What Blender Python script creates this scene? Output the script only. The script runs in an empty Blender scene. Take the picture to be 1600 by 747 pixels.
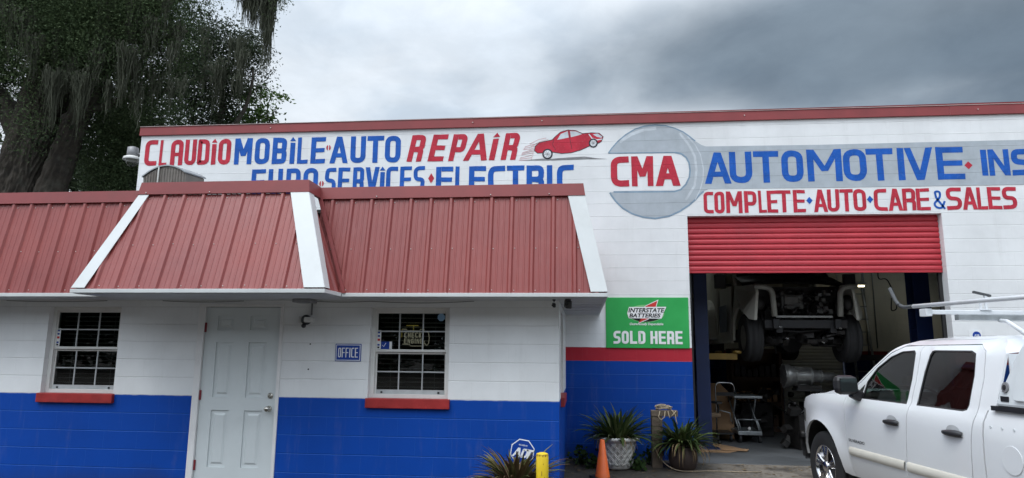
import bpy, bmesh, math, random
import numpy as np
from mathutils import Vector, Matrix
from mathutils.geometry import delaunay_2d_cdt

S = bpy.context.scene
COL = S.collection
RND = random.Random(7)
PI = math.pi

# ------------------------------------------------------------------ camera, sky, sun, exposure
CAM = Vector((0.0, -7.5178, 1.5456))
r_ = Vector((0.99472466, 0.10220267, 0.00880186))
u_ = Vector((0.00819407, -0.16469443, 0.9863106))
f_ = Vector((-0.10225319, 0.98103535, 0.16466307))
cd = bpy.data.cameras.new('camera')
cam = bpy.data.objects.new('camera', cd)
COL.objects.link(cam)
M3 = Matrix((r_, u_, -f_)).transposed()
cam.matrix_world = Matrix.Translation(CAM) @ M3.to_4x4()
cd.sensor_fit = 'HORIZONTAL'
cd.sensor_width = 36.0
cd.lens = 1055.27 / 1600 * 36
cd.clip_start = 0.05
cd.clip_end = 2000
S.camera = cam

SUN_EL, SUN_AZ = 58, 215        # degrees; azimuth from +y towards +x
world = bpy.data.worlds.new('World')
S.world = world
world.use_nodes = True
def build_world():
    nt = world.node_tree
    nt.nodes.clear()
    N, L = nt.nodes.new, nt.links.new
    def math_(op, a, b=None, clamp=False):
        n = N('ShaderNodeMath'); n.operation = op; n.use_clamp = clamp
        for i, q in enumerate((a, b)):
            if q is None: continue
            if isinstance(q, (int, float)): n.inputs[i].default_value = q
            else: L(q, n.inputs[i])
        return n.outputs[0]
    def mapr(v, a, b, c, d, smooth=True):
        n = N('ShaderNodeMapRange'); n.interpolation_type = 'SMOOTHSTEP' if smooth else 'LINEAR'
        L(v, n.inputs[0])
        for i, q in enumerate((a, b, c, d)): n.inputs[i + 1].default_value = q
        return n.outputs[0]
    def mix(f, a, b, mode='MIX'):
        n = N('ShaderNodeMix'); n.data_type = 'RGBA'; n.blend_type = mode
        if isinstance(f, (int, float)): n.inputs[0].default_value = f
        else: L(f, n.inputs[0])
        for i, q in ((6, a), (7, b)):
            if isinstance(q, tuple): n.inputs[i].default_value = (*q, 1)
            else: L(q, n.inputs[i])
        return n.outputs[2]
    tc = N('ShaderNodeTexCoord')
    sep = N('ShaderNodeSeparateXYZ'); L(tc.outputs['Generated'], sep.inputs[0])
    X, Y, Z = sep.outputs
    zc = math_('ADD', math_('MAXIMUM', Z, 0.0), 0.22)
    comb = N('ShaderNodeCombineXYZ')
    L(math_('DIVIDE', X, zc), comb.inputs[0]); L(math_('DIVIDE', Y, zc), comb.inputs[1])
    def noise(scale, detail, rough, off=0.0, dist=0.0):
        n = N('ShaderNodeTexNoise'); n.inputs['Scale'].default_value = scale
        n.inputs['Detail'].default_value = detail; n.inputs['Roughness'].default_value = rough
        n.inputs['Distortion'].default_value = dist
        mp = N('ShaderNodeMapping'); mp.inputs['Location'].default_value = (off, off * .7, 0)
        L(comb.outputs[0], mp.inputs[0]); L(mp.outputs[0], n.inputs['Vector'])
        return n.outputs[0]
    az = math_('MULTIPLY', math_('ARCTAN2', X, Y), 180 / PI)
    n1 = noise(1.5, 6, .48, 3.1, .25)
    n2 = noise(2.8, 8, .50, 8.0, .25)
    n3 = noise(1.1, 5, .5, 14.3, .4)
    tip = math_('MULTIPLY', math_('POWER', math_('DIVIDE', math_('SUBTRACT', Z, .405), .065), 2.0), -9.0)
    azn = math_('ADD', math_('ADD', az, math_('MAXIMUM', tip, -14.0)), math_('MULTIPLY', math_('SUBTRACT', n1, .5), 34.0))
    azn = math_('ADD', azn, math_('MULTIPLY', math_('SUBTRACT', n2, .5), 9.0))
    dark = math_('MULTIPLY', mapr(azn, -14, 20, 0, 1), mapr(az, 45, 85, 1, .25))
    light = mix(mapr(n2, .42, .58, 0, .8), (0.72, 0.80, 0.885), (0.55, 0.645, 0.75))
    light = mix(mapr(n3, .42, .60, 0, .75), light, (0.83, 0.88, 0.93))
    dk = mix(mapr(n2, .32, .68, 0, 1), (0.215, 0.272, 0.33), (0.155, 0.203, 0.255))
    dk = mix(mapr(n3, .50, .70, 0, .7), dk, (0.285, 0.345, 0.40))
    dk = mix(mapr(az, 20, 33, 0, .45), dk, mix(mapr(Z, .36, .46, 0, 1), (0.10, 0.14, 0.185), (0.36, 0.41, 0.45)))
    cl = mix(dark, light, dk)
    n4 = noise(6.5, 9, .6, 21.0, .3)
    cl = mix(1.0, cl, mix(mapr(n4, .3, .7, 0, 1), (.94, .942, .945), (1.055, 1.055, 1.055)), 'MULTIPLY')
    gain = mapr(Z, .38, .95, 1.0, 2.6)
    # the sky behind the camera is the bright side of the overcast
    back = mapr(Y, .25, -.7, 1.0, 1.75)
    k = math_('MULTIPLY', math_('MULTIPLY', gain, back), 9.4)
    sc = N('ShaderNodeVectorMath'); sc.operation = 'SCALE'
    L(cl, sc.inputs[0]); L(k, sc.inputs['Scale'])
    sky = N('ShaderNodeTexSky'); sky.sky_type = 'NISHITA'; sky.sun_disc = False
    sky.sun_elevation = math.radians(SUN_EL); sky.sun_rotation = math.radians(SUN_AZ)
    col = mix(0.94, sky.outputs[0], sc.outputs[0])
    bg = N('ShaderNodeBackground'); bg.inputs[1].default_value = 0.1
    L(col, bg.inputs[0])
    out = N('ShaderNodeOutputWorld'); L(bg.outputs[0], out.inputs[0])
build_world()

sl = bpy.data.lights.new('sun', 'SUN')
sl.energy = 0.9
sl.angle = math.radians(22)
sl.color = (1.0, 0.97, 0.92)
sun = bpy.data.objects.new('sun', sl)
COL.objects.link(sun)
a, e = math.radians(SUN_AZ), math.radians(SUN_EL)
sun.rotation_euler = Vector((math.sin(a) * math.cos(e), math.cos(a) * math.cos(e), math.sin(e))).to_track_quat('Z', 'Y').to_euler()

S.view_settings.view_transform = 'Standard'
S.view_settings.look = 'None'
S.view_settings.gamma = 1
S.view_settings.exposure = 0.22
S.render.engine = 'CYCLES'

# ------------------------------------------------------------------ mesh helpers
ORG = {}                       # world origin of every thing, so that parts can be written in world metres
class MB:
    def __init__(s):
        s.v = []; s.f = []; s.sm = []
    def add(s, vs, fs, smooth=False):
        b = len(s.v)
        s.v += [tuple(q) for q in vs]
        s.f += [tuple(i + b for i in q) for q in fs]
        s.sm += [smooth] * len(fs)
        return s
    def box(s, x0, x1, y0, y1, z0, z1):
        v = [(x, y, z) for x in (x0, x1) for y in (y0, y1) for z in (z0, z1)]
        return s.add(v, [(0, 1, 3, 2), (4, 6, 7, 5), (0, 4, 5, 1), (2, 3, 7, 6), (0, 2, 6, 4), (1, 5, 7, 3)])
    def obox(s, c, sx, sy, sz, rz=0, rx=0, ry=0):
        m = Matrix.Rotation(rz, 3, 'Z') @ Matrix.Rotation(ry, 3, 'Y') @ Matrix.Rotation(rx, 3, 'X')
        v = [Vector(c) + m @ Vector((x * sx / 2, y * sy / 2, z * sz / 2)) for x in (-1, 1) for y in (-1, 1) for z in (-1, 1)]
        return s.add(v, [(0, 1, 3, 2), (4, 6, 7, 5), (0, 4, 5, 1), (2, 3, 7, 6), (0, 2, 6, 4), (1, 5, 7, 3)])
    def poly(s, pts): return s.add(pts, [tuple(range(len(pts)))])
    def prism(s, pts, fa, fb):
        n = len(pts)
        v = [fa(*q) for q in pts] + [fb(*q) for q in pts]
        return s.add(v, [tuple(range(n)), tuple(range(2 * n - 1, n - 1, -1))] + [(i, (i + 1) % n, (i + 1) % n + n, i + n) for i in range(n)])
    def tube(s, pts, r, n=8, smooth=True, closed=False):
        pts = [Vector(q) for q in pts]; k = len(pts)
        rr = r if isinstance(r, (list, tuple)) else [r] * k
        vs = []; up = None
        for i, q in enumerate(pts):
            if closed: d = pts[(i + 1) % k] - pts[i - 1]
            else: d = pts[min(i + 1, k - 1)] - pts[max(i - 1, 0)]
            d.normalize()
            if up is None:
                up = Vector((0, 0, 1)) if abs(d.z) < .9 else Vector((1, 0, 0))
            sd = d.cross(up).normalized(); up = sd.cross(d).normalized()
            for j in range(n):
                a = 2 * PI * j / n
                vs.append(q + (sd * math.cos(a) + up * math.sin(a)) * rr[i])
        fs = [(i * n + j, i * n + (j + 1) % n, ((i + 1) % k) * n + (j + 1) % n, ((i + 1) % k) * n + j) for i in range(k if closed else k - 1) for j in range(n)]
        s.add(vs, fs, smooth)
        if not closed:
            b = len(s.v) - len(vs)
            s.f += [tuple(b + j for j in range(n))[::-1], tuple(b + (k - 1) * n + j for j in range(n))]; s.sm += [False, False]
        return s
    def lathe(s, prof, c, axis='z', n=24, smooth=True, caps=True):
        c = Vector(c); vs = []
        for (r, h) in prof:
            for j in range(n):
                a = 2 * PI * j / n; p, q = r * math.cos(a), r * math.sin(a)
                vs.append(c + (Vector((p, q, h)) if axis == 'z' else Vector((p, h, q)) if axis == 'y' else Vector((h, p, q))))
        k = len(prof)
        s.add(vs, [(i * n + j, i * n + (j + 1) % n, (i + 1) * n + (j + 1) % n, (i + 1) * n + j) for i in range(k - 1) for j in range(n)], smooth)
        if caps:
            b = len(s.v) - len(vs)
            s.f += [tuple(b + j for j in range(n))[::-1], tuple(b + (k - 1) * n + j for j in range(n))]; s.sm += [False, False]
        return s
    def ball(s, c, rx, ry=None, rz=None, n=12, m=8):
        ry = ry or rx; rz = rz or rx; vs = []
        for i in range(m + 1):
            t = PI * i / m
            for j in range(n):
                a = 2 * PI * j / n
                vs.append((c[0] + rx * math.sin(t) * math.cos(a), c[1] + ry * math.sin(t) * math.sin(a), c[2] + rz * math.cos(t)))
        return s.add(vs, [(i * n + j, i * n + (j + 1) % n, (i + 1) * n + (j + 1) % n, (i + 1) * n + j) for i in range(m) for j in range(n)], True)
    def wall(s, x0, x1, z0, z1, y0, y1, openings, fn=lambda x, y, z: (x, y, z)):
        xs = sorted({x0, x1, *[o[0] for o in openings], *[o[1] for o in openings]})
        zs = sorted({z0, z1, *[o[2] for o in openings], *[o[3] for o in openings]})
        def solid(i, k):
            if i < 0 or k < 0 or i >= len(xs) - 1 or k >= len(zs) - 1: return False
            x, z = (xs[i] + xs[i + 1]) / 2, (zs[k] + zs[k + 1]) / 2
            return not any(o[0] < x < o[1] and o[2] < z < o[3] for o in openings)
        for i in range(len(xs) - 1):
            for k in range(len(zs) - 1):
                if not solid(i, k): continue
                A, B, C, D = xs[i], xs[i + 1], zs[k], zs[k + 1]
                s.add([fn(A, y0, C), fn(B, y0, C), fn(B, y0, D), fn(A, y0, D)], [(0, 1, 2, 3)])
                s.add([fn(A, y1, C), fn(A, y1, D), fn(B, y1, D), fn(B, y1, C)], [(0, 1, 2, 3)])
                if not solid(i - 1, k): s.add([fn(A, y0, C), fn(A, y0, D), fn(A, y1, D), fn(A, y1, C)], [(0, 1, 2, 3)])
                if not solid(i + 1, k): s.add([fn(B, y0, C), fn(B, y1, C), fn(B, y1, D), fn(B, y0, D)], [(0, 1, 2, 3)])
                if not solid(i, k - 1): s.add([fn(A, y0, C), fn(A, y1, C), fn(B, y1, C), fn(B, y0, C)], [(0, 1, 2, 3)])
                if not solid(i, k + 1): s.add([fn(A, y0, D), fn(B, y0, D), fn(B, y1, D), fn(A, y1, D)], [(0, 1, 2, 3)])
        return s
    def build(s, name, mat, parent=None, bevel=0, label=None, org=None, solid=0, fix=True, kind=None):
        o_ = Vector(ORG[parent.name]) if parent else Vector(org or (0, 0, 0))
        me = bpy.data.meshes.new(name)
        me.from_pydata(s.v, [], s.f)
        if fix:
            bm = bmesh.new(); bm.from_mesh(me)
            bmesh.ops.recalc_face_normals(bm, faces=bm.faces)
            bm.to_mesh(me); bm.free()
        me.polygons.foreach_set('use_smooth', s.sm)
        uv = me.uv_layers.new(name='metres')
        co = np.empty(len(me.vertices) * 3); me.vertices.foreach_get('co', co); co = co.reshape(-1, 3)
        buf = np.empty(len(me.loops) * 2)
        for p in me.polygons:
            n = p.normal; ax = max(range(3), key=lambda i: abs(n[i]))
            i0, i1 = ((1, 2), (0, 2), (0, 1))[ax]
            for li in p.loop_indices:
                q = co[me.loops[li].vertex_index]; buf[2 * li] = q[i0]; buf[2 * li + 1] = q[i1]
        uv.data.foreach_set('uv', buf)
        co -= np.array(o_); me.vertices.foreach_set('co', co.ravel()); me.update()
        o = bpy.data.objects.new(name, me); COL.objects.link(o)
        if parent: o.parent = parent
        else: o.location = o_
        ORG[o.name] = o_
        if isinstance(mat, (list, tuple)):
            for m in mat: me.materials.append(m)
        else: me.materials.append(mat)
        if solid:
            md = o.modifiers.new('thickness', 'SOLIDIFY'); md.thickness = solid; md.offset = -1
        if bevel:
            md = o.modifiers.new('bevel', 'BEVEL'); md.width = bevel; md.segments = 2; md.limit_method = 'ANGLE'
            md.harden_normals = False
        if label: o['label'] = label
        if kind: o['kind'] = kind
        return o

def thing(name, label, cat, loc, rz=0, group=None, local=False):
    o = bpy.data.objects.new(name, None); COL.objects.link(o)
    o.empty_display_size = .2
    o.location = loc; o.rotation_euler = (0, 0, rz)
    o['label'] = label; o['category'] = cat
    if group: o['group'] = group
    ORG[o.name] = (0, 0, 0) if local else tuple(loc)
    return o
def tag(o, label, cat, group=None):
    o['label'] = label; o['category'] = cat
    if group: o['group'] = group
    return o

# ------------------------------------------------------------------ materials
class Mat:
    def __init__(s, name):
        s.m = bpy.data.materials.new(name); s.m.use_nodes = True
        s.nt = s.m.node_tree; s.b = s.nt.nodes['Principled BSDF']; s.out = s.nt.nodes['Material Output']
    def N(s, t): return s.nt.nodes.new(t)
    def L(s, a, b): s.nt.links.new(a, b)
    def noise(s, scale, detail=5, rough=.55, coord='Object', stretch=None, dist=0):
        n = s.N('ShaderNodeTexNoise'); n.inputs['Scale'].default_value = scale
        n.inputs['Detail'].default_value = detail; n.inputs['Roughness'].default_value = rough
        n.inputs['Distortion'].default_value = dist
        if coord == 'World': src = s.N('ShaderNodeNewGeometry').outputs['Position']
        else: src = s.N('ShaderNodeTexCoord').outputs[coord]
        if stretch:
            mp = s.N('ShaderNodeMapping'); mp.inputs['Scale'].default_value = stretch
            s.L(src, mp.inputs[0]); src = mp.outputs[0]
        s.L(src, n.inputs['Vector'])
        return n.outputs[0]
    def mapr(s, v, a, b, c=0, d=1):
        n = s.N('ShaderNodeMapRange'); s.L(v, n.inputs[0])
        for i, q in enumerate((a, b, c, d)): n.inputs[i + 1].default_value = q
        return n.outputs[0]
    def mix(s, f, a, b, mode='MIX'):
        n = s.N('ShaderNodeMix'); n.data_type = 'RGBA'; n.blend_type = mode
        if isinstance(f, (int, float)): n.inputs[0].default_value = f
        else: s.L(f, n.inputs[0])
        for i, q in ((6, a), (7, b)):
            if isinstance(q, tuple): n.inputs[i].default_value = (*q, 1)
            else: s.L(q, n.inputs[i])
        return n.outputs[2]
    def math(s, op, a, b=None):
        n = s.N('ShaderNodeMath'); n.operation = op
        for i, q in enumerate((a, b)):
            if q is None: continue
            if isinstance(q, (int, float)): n.inputs[i].default_value = q
            else: s.L(q, n.inputs[i])
        return n.outputs[0]
    def bump(s, h, dist=.005, strength=1.0, prev=None):
        n = s.N('ShaderNodeBump'); n.inputs['Distance'].default_value = dist; n.inputs['Strength'].default_value = strength
        s.L(h, n.inputs['Height'])
        if prev: s.L(prev, n.inputs['Normal'])
        s.L(n.outputs[0], s.b.inputs['Normal'])
        return n.outputs[0]
    def set(s, col=None, rough=None, metal=None, spec=None, coat=None):
        if col is not None:
            if isinstance(col, tuple): s.b.inputs['Base Color'].default_value = (*col, 1)
            else: s.L(col, s.b.inputs['Base Color'])
        if rough is not None:
            if isinstance(rough, (int, float)): s.b.inputs['Roughness'].default_value = rough
            else: s.L(rough, s.b.inputs['Roughness'])
        if metal is not None: s.b.inputs['Metallic'].default_value = metal
        if spec is not None: s.b.inputs['Specular IOR Level'].default_value = spec
        if coat is not None: s.b.inputs['Coat Weight'].default_value = coat
        return s

def simple(name, col, rough=.5, metal=0, var=.15, scale=6, bump=0, spec=None, coat=None, coord='Object', grime=None):
    m = Mat(name)
    n = m.noise(scale, 6, .6, coord)
    dk = tuple(c * (1 - var) for c in col); lt = tuple(min(1, c * (1 + var)) for c in col)
    c = m.mix(m.mapr(n, .3, .7), dk, lt)
    if grime:
        c = m.mix(m.mapr(m.noise(scale * .4, 8, .65, coord), .52, .72, 0, grime[1]), c, grime[0])
    m.set(c, m.mapr(n, .3, .7, max(0, rough - .06), min(1, rough + .06)), metal, spec, coat)
    if bump: m.bump(m.noise(scale * 8, 5, .6, coord), bump, .6)
    return m.m

WHITE = (.77, .78, .79)
def block_joints(m, vert=.34):
    """brick texture in wall metres: returns mortar mask (1 on the joint)"""
    b = m.N('ShaderNodeTexBrick')
    b.offset = .5; b.squash = 1
    b.inputs['Scale'].default_value = 1
    b.inputs['Brick Width'].default_value = .4064; b.inputs['Row Height'].default_value = .2032
    b.inputs['Mortar Size'].default_value = .0035; b.inputs['Mortar Smooth'].default_value = .35
    uv = m.N('ShaderNodeUVMap'); uv.uv_map = 'metres'
    m.L(uv.outputs[0], b.inputs['Vector'])
    full = b.outputs['Fac']
    # rows only
    sp = m.N('ShaderNodeSeparateXYZ'); m.L(uv.outputs[0], sp.inputs[0])
    t = m.math('ABSOLUTE', m.math('SUBTRACT', m.math('FRACT', m.math('ADD', m.math('DIVIDE', sp.outputs[1], .2032), .5)), .5))
    row = m.mapr(t, .010, .026, 1, 0)
    return m.math('MAXIMUM', row, m.math('MULTIPLY', full, vert)), row, sp
def wall_mat(name, bands, rough=.55, dirt=.14, joint=.10):
    """bands: [(z_upper, colour)] from the ground up, last is everything above"""
    m = Mat(name)
    jn, row, sp = block_joints(m)
    wob = m.math('MULTIPLY', m.math('SUBTRACT', m.noise(9, 3, .5, 'World'), .5), .012)
    geo = m.N('ShaderNodeNewGeometry'); sz = m.N('ShaderNodeSeparateXYZ'); m.L(geo.outputs['Position'], sz.inputs[0])
    z = m.math('ADD', sz.outputs[2], wob)
    big = m.noise(1.1, 6, .6, 'World'); fine = m.noise(16, 5, .65, 'World')
    col = None
    for top, c in bands:
        dk = tuple(q * .88 for q in c); lt = tuple(min(1, q * 1.06) for q in c)
        cc = m.mix(m.mapr(big, .3, .7), dk, lt)
        jc = tuple(min(1, q * .84) for q in c) if c[0] > .4 and c[1] > .3 else (c[0] + .012, c[1] * 1.2 + .03, c[2] * 1.1 + .03)  # joints in blue and red lightened: sky light on their bevels, put in the colour
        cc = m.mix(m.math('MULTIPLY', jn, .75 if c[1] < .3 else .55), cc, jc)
        if col is None: col = cc; edge = top
        else:
            f = m.mapr(z, edge - .004, edge + .004); col = m.mix(f, col, cc); edge = top
    # streaks and scuffs
    st = m.noise(3.2, 6, .6, 'World', (2.6, 2.6, .35))
    scuff = m.math('MULTIPLY', m.mapr(st, .56, .78, 0, dirt), m.mapr(fine, .35, .65, .3, 1))
    col = m.mix(scuff, col, (.30, .29, .27))
    low = m.mapr(m.math('ADD', z, m.math('MULTIPLY', big, .5)), .20, .48, .45, 0)
    col = m.mix(low, col, (.03, .03, .028))
    m.set(col, m.mapr(fine, .3, .7, rough - .1, rough + .08), None, .22)
    h = m.math('SUBTRACT', m.math('MULTIPLY', m.noise(70, 4, .6, 'World'), .35), m.math('MULTIPLY', jn, 1.6))
    m.bump(h, .004, .55)
    return m.m
def mural_mat(name, col, var=.2):
    m = Mat(name)
    jn, row, sp = block_joints(m)
    n = m.noise(5, 7, .65, 'World'); f = m.noise(38, 5, .6, 'World')
    c = m.mix(m.mapr(n, .3, .7), tuple(q * (1 - var) for q in col), tuple(min(1, q * (1 + var)) for q in col))
    c = m.mix(m.mapr(f, .56, .78, 0, .5), c, tuple(min(1, q * .75 + .12) for q in col))
    c = m.mix(m.math('MULTIPLY', jn, .5), c, tuple(q * .62 for q in col))
    m.set(c, .6, None, .22)
    m.bump(m.math('SUBTRACT', m.math('MULTIPLY', m.noise(70, 4, .6, 'World'), .35), m.math('MULTIPLY', jn, 1.6)), .004, .5)
    return m.m

RED_PAINT = (.40, .022, .038); BLUE_PAINT = (.0010, .056, .35)
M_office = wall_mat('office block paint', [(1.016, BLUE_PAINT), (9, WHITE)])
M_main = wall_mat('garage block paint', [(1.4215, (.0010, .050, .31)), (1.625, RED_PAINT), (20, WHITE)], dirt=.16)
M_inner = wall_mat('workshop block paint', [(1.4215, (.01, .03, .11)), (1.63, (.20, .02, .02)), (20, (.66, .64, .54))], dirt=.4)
M_rb = mural_mat('mural red', (.47, .028, .052)); M_bb = mural_mat('mural blue', (.010, .095, .42))
M_grey = mural_mat('mural grey', (.40, .44, .48), .10); M_greyb = mural_mat('mural blue grey', (.22, .31, .40)); M_greyl = mural_mat('mural pale grey', (.52, .56, .60))
M_black = mural_mat('mural black', (.03, .03, .04)); M_mwhite = mural_mat('mural white', (.66, .68, .71)); M_smear = mural_mat('mural smear grey', (.22, .22, .23), .4)
M_pink = mural_mat('mural faded red', (.55, .22, .24), .3)

def roof_metal():
    m = Mat('red ribbed roof metal')
    n = m.noise(1.3, 7, .6, 'World'); f = m.noise(22, 5, .6, 'World', (1, 1, .18))
    c = m.mix(m.mapr(n, .3, .7), (.212, .034, .031), (.275, .054, .047))
    c = m.mix(m.mapr(f, .5, .8, 0, .22), c, (.36, .14, .13))
    c = m.mix(m.mapr(m.noise(5, 8, .7, 'World'), .60, .75, 0, .3), c, (.13, .035, .03))
    m.set(c, m.mapr(n, .3, .7, .38, .52), 0, .6)
    m.bump(m.noise(3.5, 3, .5, 'World'), .006, .25)
    return m.m
M_roof = roof_metal()
M_cap = simple('red cap metal', (.235, .042, .042), .42, 0, .12, 2.5, 0, .5, grime=((.10, .04, .035), .3))
M_capmain = simple('dark red parapet metal', (.235, .040, .042), .5, 0, .14, 2.0, 0, .4, grime=((.09, .035, .03), .4))
M_trim = simple('white trim metal', (.62, .64, .64), .4, 0, .05, 3, 0, .5, grime=((.35, .35, .33), .25))
M_soffit = simple('white soffit board', (.55, .57, .58), .6, 0, .07, 4, grime=((.3, .3, .28), .3))
M_screw = simple('bright screw heads', (.6, .55, .52), .35, .5)
M_wfr = simple('white vinyl frame', (.68, .68, .66), .45, 0, .05, 5, grime=((.4, .38, .34), .3))
M_grille = simple('grey grille bars', (.42, .44, .45), .45)
M_sill = simple('red sill paint', (.33, .022, .022), .5, 0, .2, 7, .002, grime=((.08, .02, .02), .5))
M_door = simple('pale grey door paint', (.63, .67, .68), .42, 0, .035, 2.2, grime=((.4, .42, .42), .25))
M_jamb = simple('white door jamb', (.74, .73, .73), .5, 0, .06, 4, grime=((.4, .36, .36), .35))
M_hinge = simple('red painted hinge', (.22, .02, .03), .5)
M_nickel = simple('satin nickel', (.55, .53, .48), .25, 1.0)
M_dark = simple('black plastic', (.018, .018, .02), .4)
M_blackm = simple('black iron', (.03, .03, .032), .5, .3, grime=((.06, .04, .03), .5))
M_rubber = simple('tyre rubber', (.022, .022, .023), .75, 0, .2, 10)
M_galv = simple('galvanised steel', (.33, .35, .36), .42, .7, .15, 8)
M_chrome = simple('chrome tube', (.62, .63, .64), .18, 1.0)
M_slat = simple('dull blind slats', (.62, .63, .61), .5)
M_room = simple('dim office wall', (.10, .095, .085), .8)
def faint(name, col, k):
    m = Mat(name); m.set(col, .3); m.b.inputs['Emission Color'].default_value = (*col, 1); m.b.inputs['Emission Strength'].default_value = k; return m.m
M_neonoff = faint('pale faintly lit tube', (.75, .68, .50), .38)
M_neonyel = faint('yellow faintly lit tube', (.62, .48, .10), .35)
M_wsign = simple('white sign face', (.78, .79, .80), .4, 0, .03)
M_bsign = simple('blue sign face', (.004, .045, .30), .35, 0, .06)
M_green = simple('green sign face', (.030, .36, .085), .38, 0, .10, 2.5)
M_slogo = simple('black sign print', (.01, .01, .012), .4)
M_rlogo = simple('red sign print', (.58, .035, .03), .4)
M_lgreen = simple('light green print', (.20, .50, .20), .4)
M_orange = simple('orange cone rubber', (.75, .13, .02), .55, 0, .12, 8, grime=((.35, .09, .03), .55))
M_yellow = simple('yellow bollard paint', (.72, .50, .015), .45, 0, .06, 6, grime=((.45, .28, .02), .4))
M_rust = simple('rusty chips', (.14, .03, .02), .8, 0, .3, 30)
M_pot = simple('white weathered pot', (.62, .61, .58), .7, 0, .14, 9, .003, grime=((.10, .09, .075), .6))
M_dpot = simple('dark clay pot', (.045, .03, .026), .6, 0, .25, 8)
M_soil = simple('potting soil', (.03, .022, .016), .95, 0, .3, 30, .01)
M_wood = simple('weathered timber', (.13, .10, .075), .85, 0, .3, 5, .004, grime=((.04, .03, .025), .5))
M_rope = simple('rope', (.33, .27, .19), .9, 0, .2, 40)
M_card = simple('cardboard', (.30, .18, .095), .85, 0, .12, 4, grime=((.15, .09, .05), .4))
M_liftblue = simple('blue lift paint', (.006, .018, .075), .45, .0, .15, 4)
M_liftyel = simple('yellow lift arm', (.16, .095, .012), .5, 0, .2, 6, grime=((.06, .05, .03), .6))
M_cast = simple('oily cast iron', (.032, .030, .029), .45, .5, .4, 9, .004)
M_alu = simple('cast aluminium', (.34, .34, .33), .42, .75, .25, 9, .004)
M_alu2 = simple('dull grey alloy', (.12, .12, .115), .5, .3, .3, 9, .004)
M_rollred = simple('red roll door paint', (.46, .035, .05), .42, 0, .12, 1.6, 0, grime=((.25, .03, .04), .4))
M_rollwht = simple('cream roll door', (.60, .60, .56), .5, 0, .1, 2)
M_cream = simple('van white paint', (.52, .52, .46), .35, 0, .06, 3, grime=((.15, .13, .11), .4))
M_hoop = simple('dull cream hoop', (.30, .30, .265), .5, 0, .12, 6, grime=((.08, .07, .06), .5))
M_lampwht = simple('lamp enamel', (.62, .62, .60), .4)
M_lampgry = simple('grey lamp housing', (.25, .25, .26), .5, .3)
M_vent = simple('galvanised vent', (.22, .20, .18), .6, .4, .25, 7, .004, grime=((.10, .07, .05), .5))
M_chair = simple('grey chair cloth', (.20, .23, .27), .9, 0, .2, 10)
M_brown = simple('brown cabinet', (.085, .045, .025), .7, 0, .25, 5)

def glass_mat(name, tint, f0=.05, rough=.01, refl=1.0):
    m = Mat(name); nt = m.nt; nt.nodes.remove(m.b)
    g = m.N('ShaderNodeNewGeometry'); dt = m.N('ShaderNodeVectorMath'); dt.operation = 'DOT_PRODUCT'
    m.L(g.outputs['Incoming'], dt.inputs[0]); m.L(g.outputs['Normal'], dt.inputs[1])
    fr = m.math('ADD', m.math('MULTIPLY', m.math('POWER', m.math('SUBTRACT', 1.0, m.math('ABSOLUTE', dt.outputs['Value'])), 5.0), 1 - f0), f0)
    tr = m.N('ShaderNodeBsdfTransparent'); tr.inputs[0].default_value = (*tint, 1)
    gl = m.N('ShaderNodeBsdfGlossy'); gl.inputs['Roughness'].default_value = rough; gl.inputs['Color'].default_value = (refl, refl, refl, 1)
    mx = m.N('ShaderNodeMixShader'); m.L(fr, mx.inputs[0]); m.L(tr.outputs[0], mx.inputs[1]); m.L(gl.outputs[0], mx.inputs[2])
    m.L(mx.outputs[0], m.out.inputs[0])
    return m.m
M_glass = glass_mat('window glass', (.55, .58, .58))
M_carglass = glass_mat('lightly tinted car glass', (.30, .36, .34))
M_privacy = glass_mat('privacy car glass', (.07, .075, .08))
M_lens = glass_mat('lamp lens', (.75, .75, .72))

def emit_mat(name, col, k):
    m = Mat(name); m.b.inputs['Emission Color'].default_value = (*col, 1); m.b.inputs['Emission Strength'].default_value = k
    m.set(col); return m.m

def car_paint():
    m = Mat('white car paint')
    n = m.noise(1.7, 6, .6); f = m.noise(9, 6, .65)
    sp = m.N('ShaderNodeSeparateXYZ'); m.L(m.N('ShaderNodeTexCoord').outputs['Object'], sp.inputs[0])
    c = m.mix(m.mapr(n, .3, .7), (.70, .712, .73), (.73, .745, .765))
    dust = m.math('MULTIPLY', m.mapr(m.math('ADD', sp.outputs[2], m.math('MULTIPLY', f, .25)),   .45, .95, .42, .0), m.mapr(f, .3, .7, .75, 1))
    c = m.mix(dust, c, (.52, .49, .44))
    m.set(c, .3, 0, .4, .35)
    m.b.inputs['Coat Roughness'].default_value = .08
    return m.m
M_car = car_paint()
M_mould = simple('cream body moulding', (.62, .59, .52), .45, 0, .06, 5)
M_cap_w = simple('white topper fibreglass', (.66, .69, .71), .4, 0, .05, 3, grime=((.4, .4, .38), .3))
M_rackw = simple('white rack paint', (.66, .68, .70), .4, 0, .05, 6, grime=((.35, .3, .25), .3))
M_rackg = simple('grey rack rubber', (.055, .058, .062), .6)
M_seat = simple('dark grey seat cloth', (.045, .045, .05), .9)
M_badge = simple('dark badge', (.05, .05, .06), .3, .6)
M_alloy = simple('polished alloy', (.62, .62, .63), .2, 1.0, .08)

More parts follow.
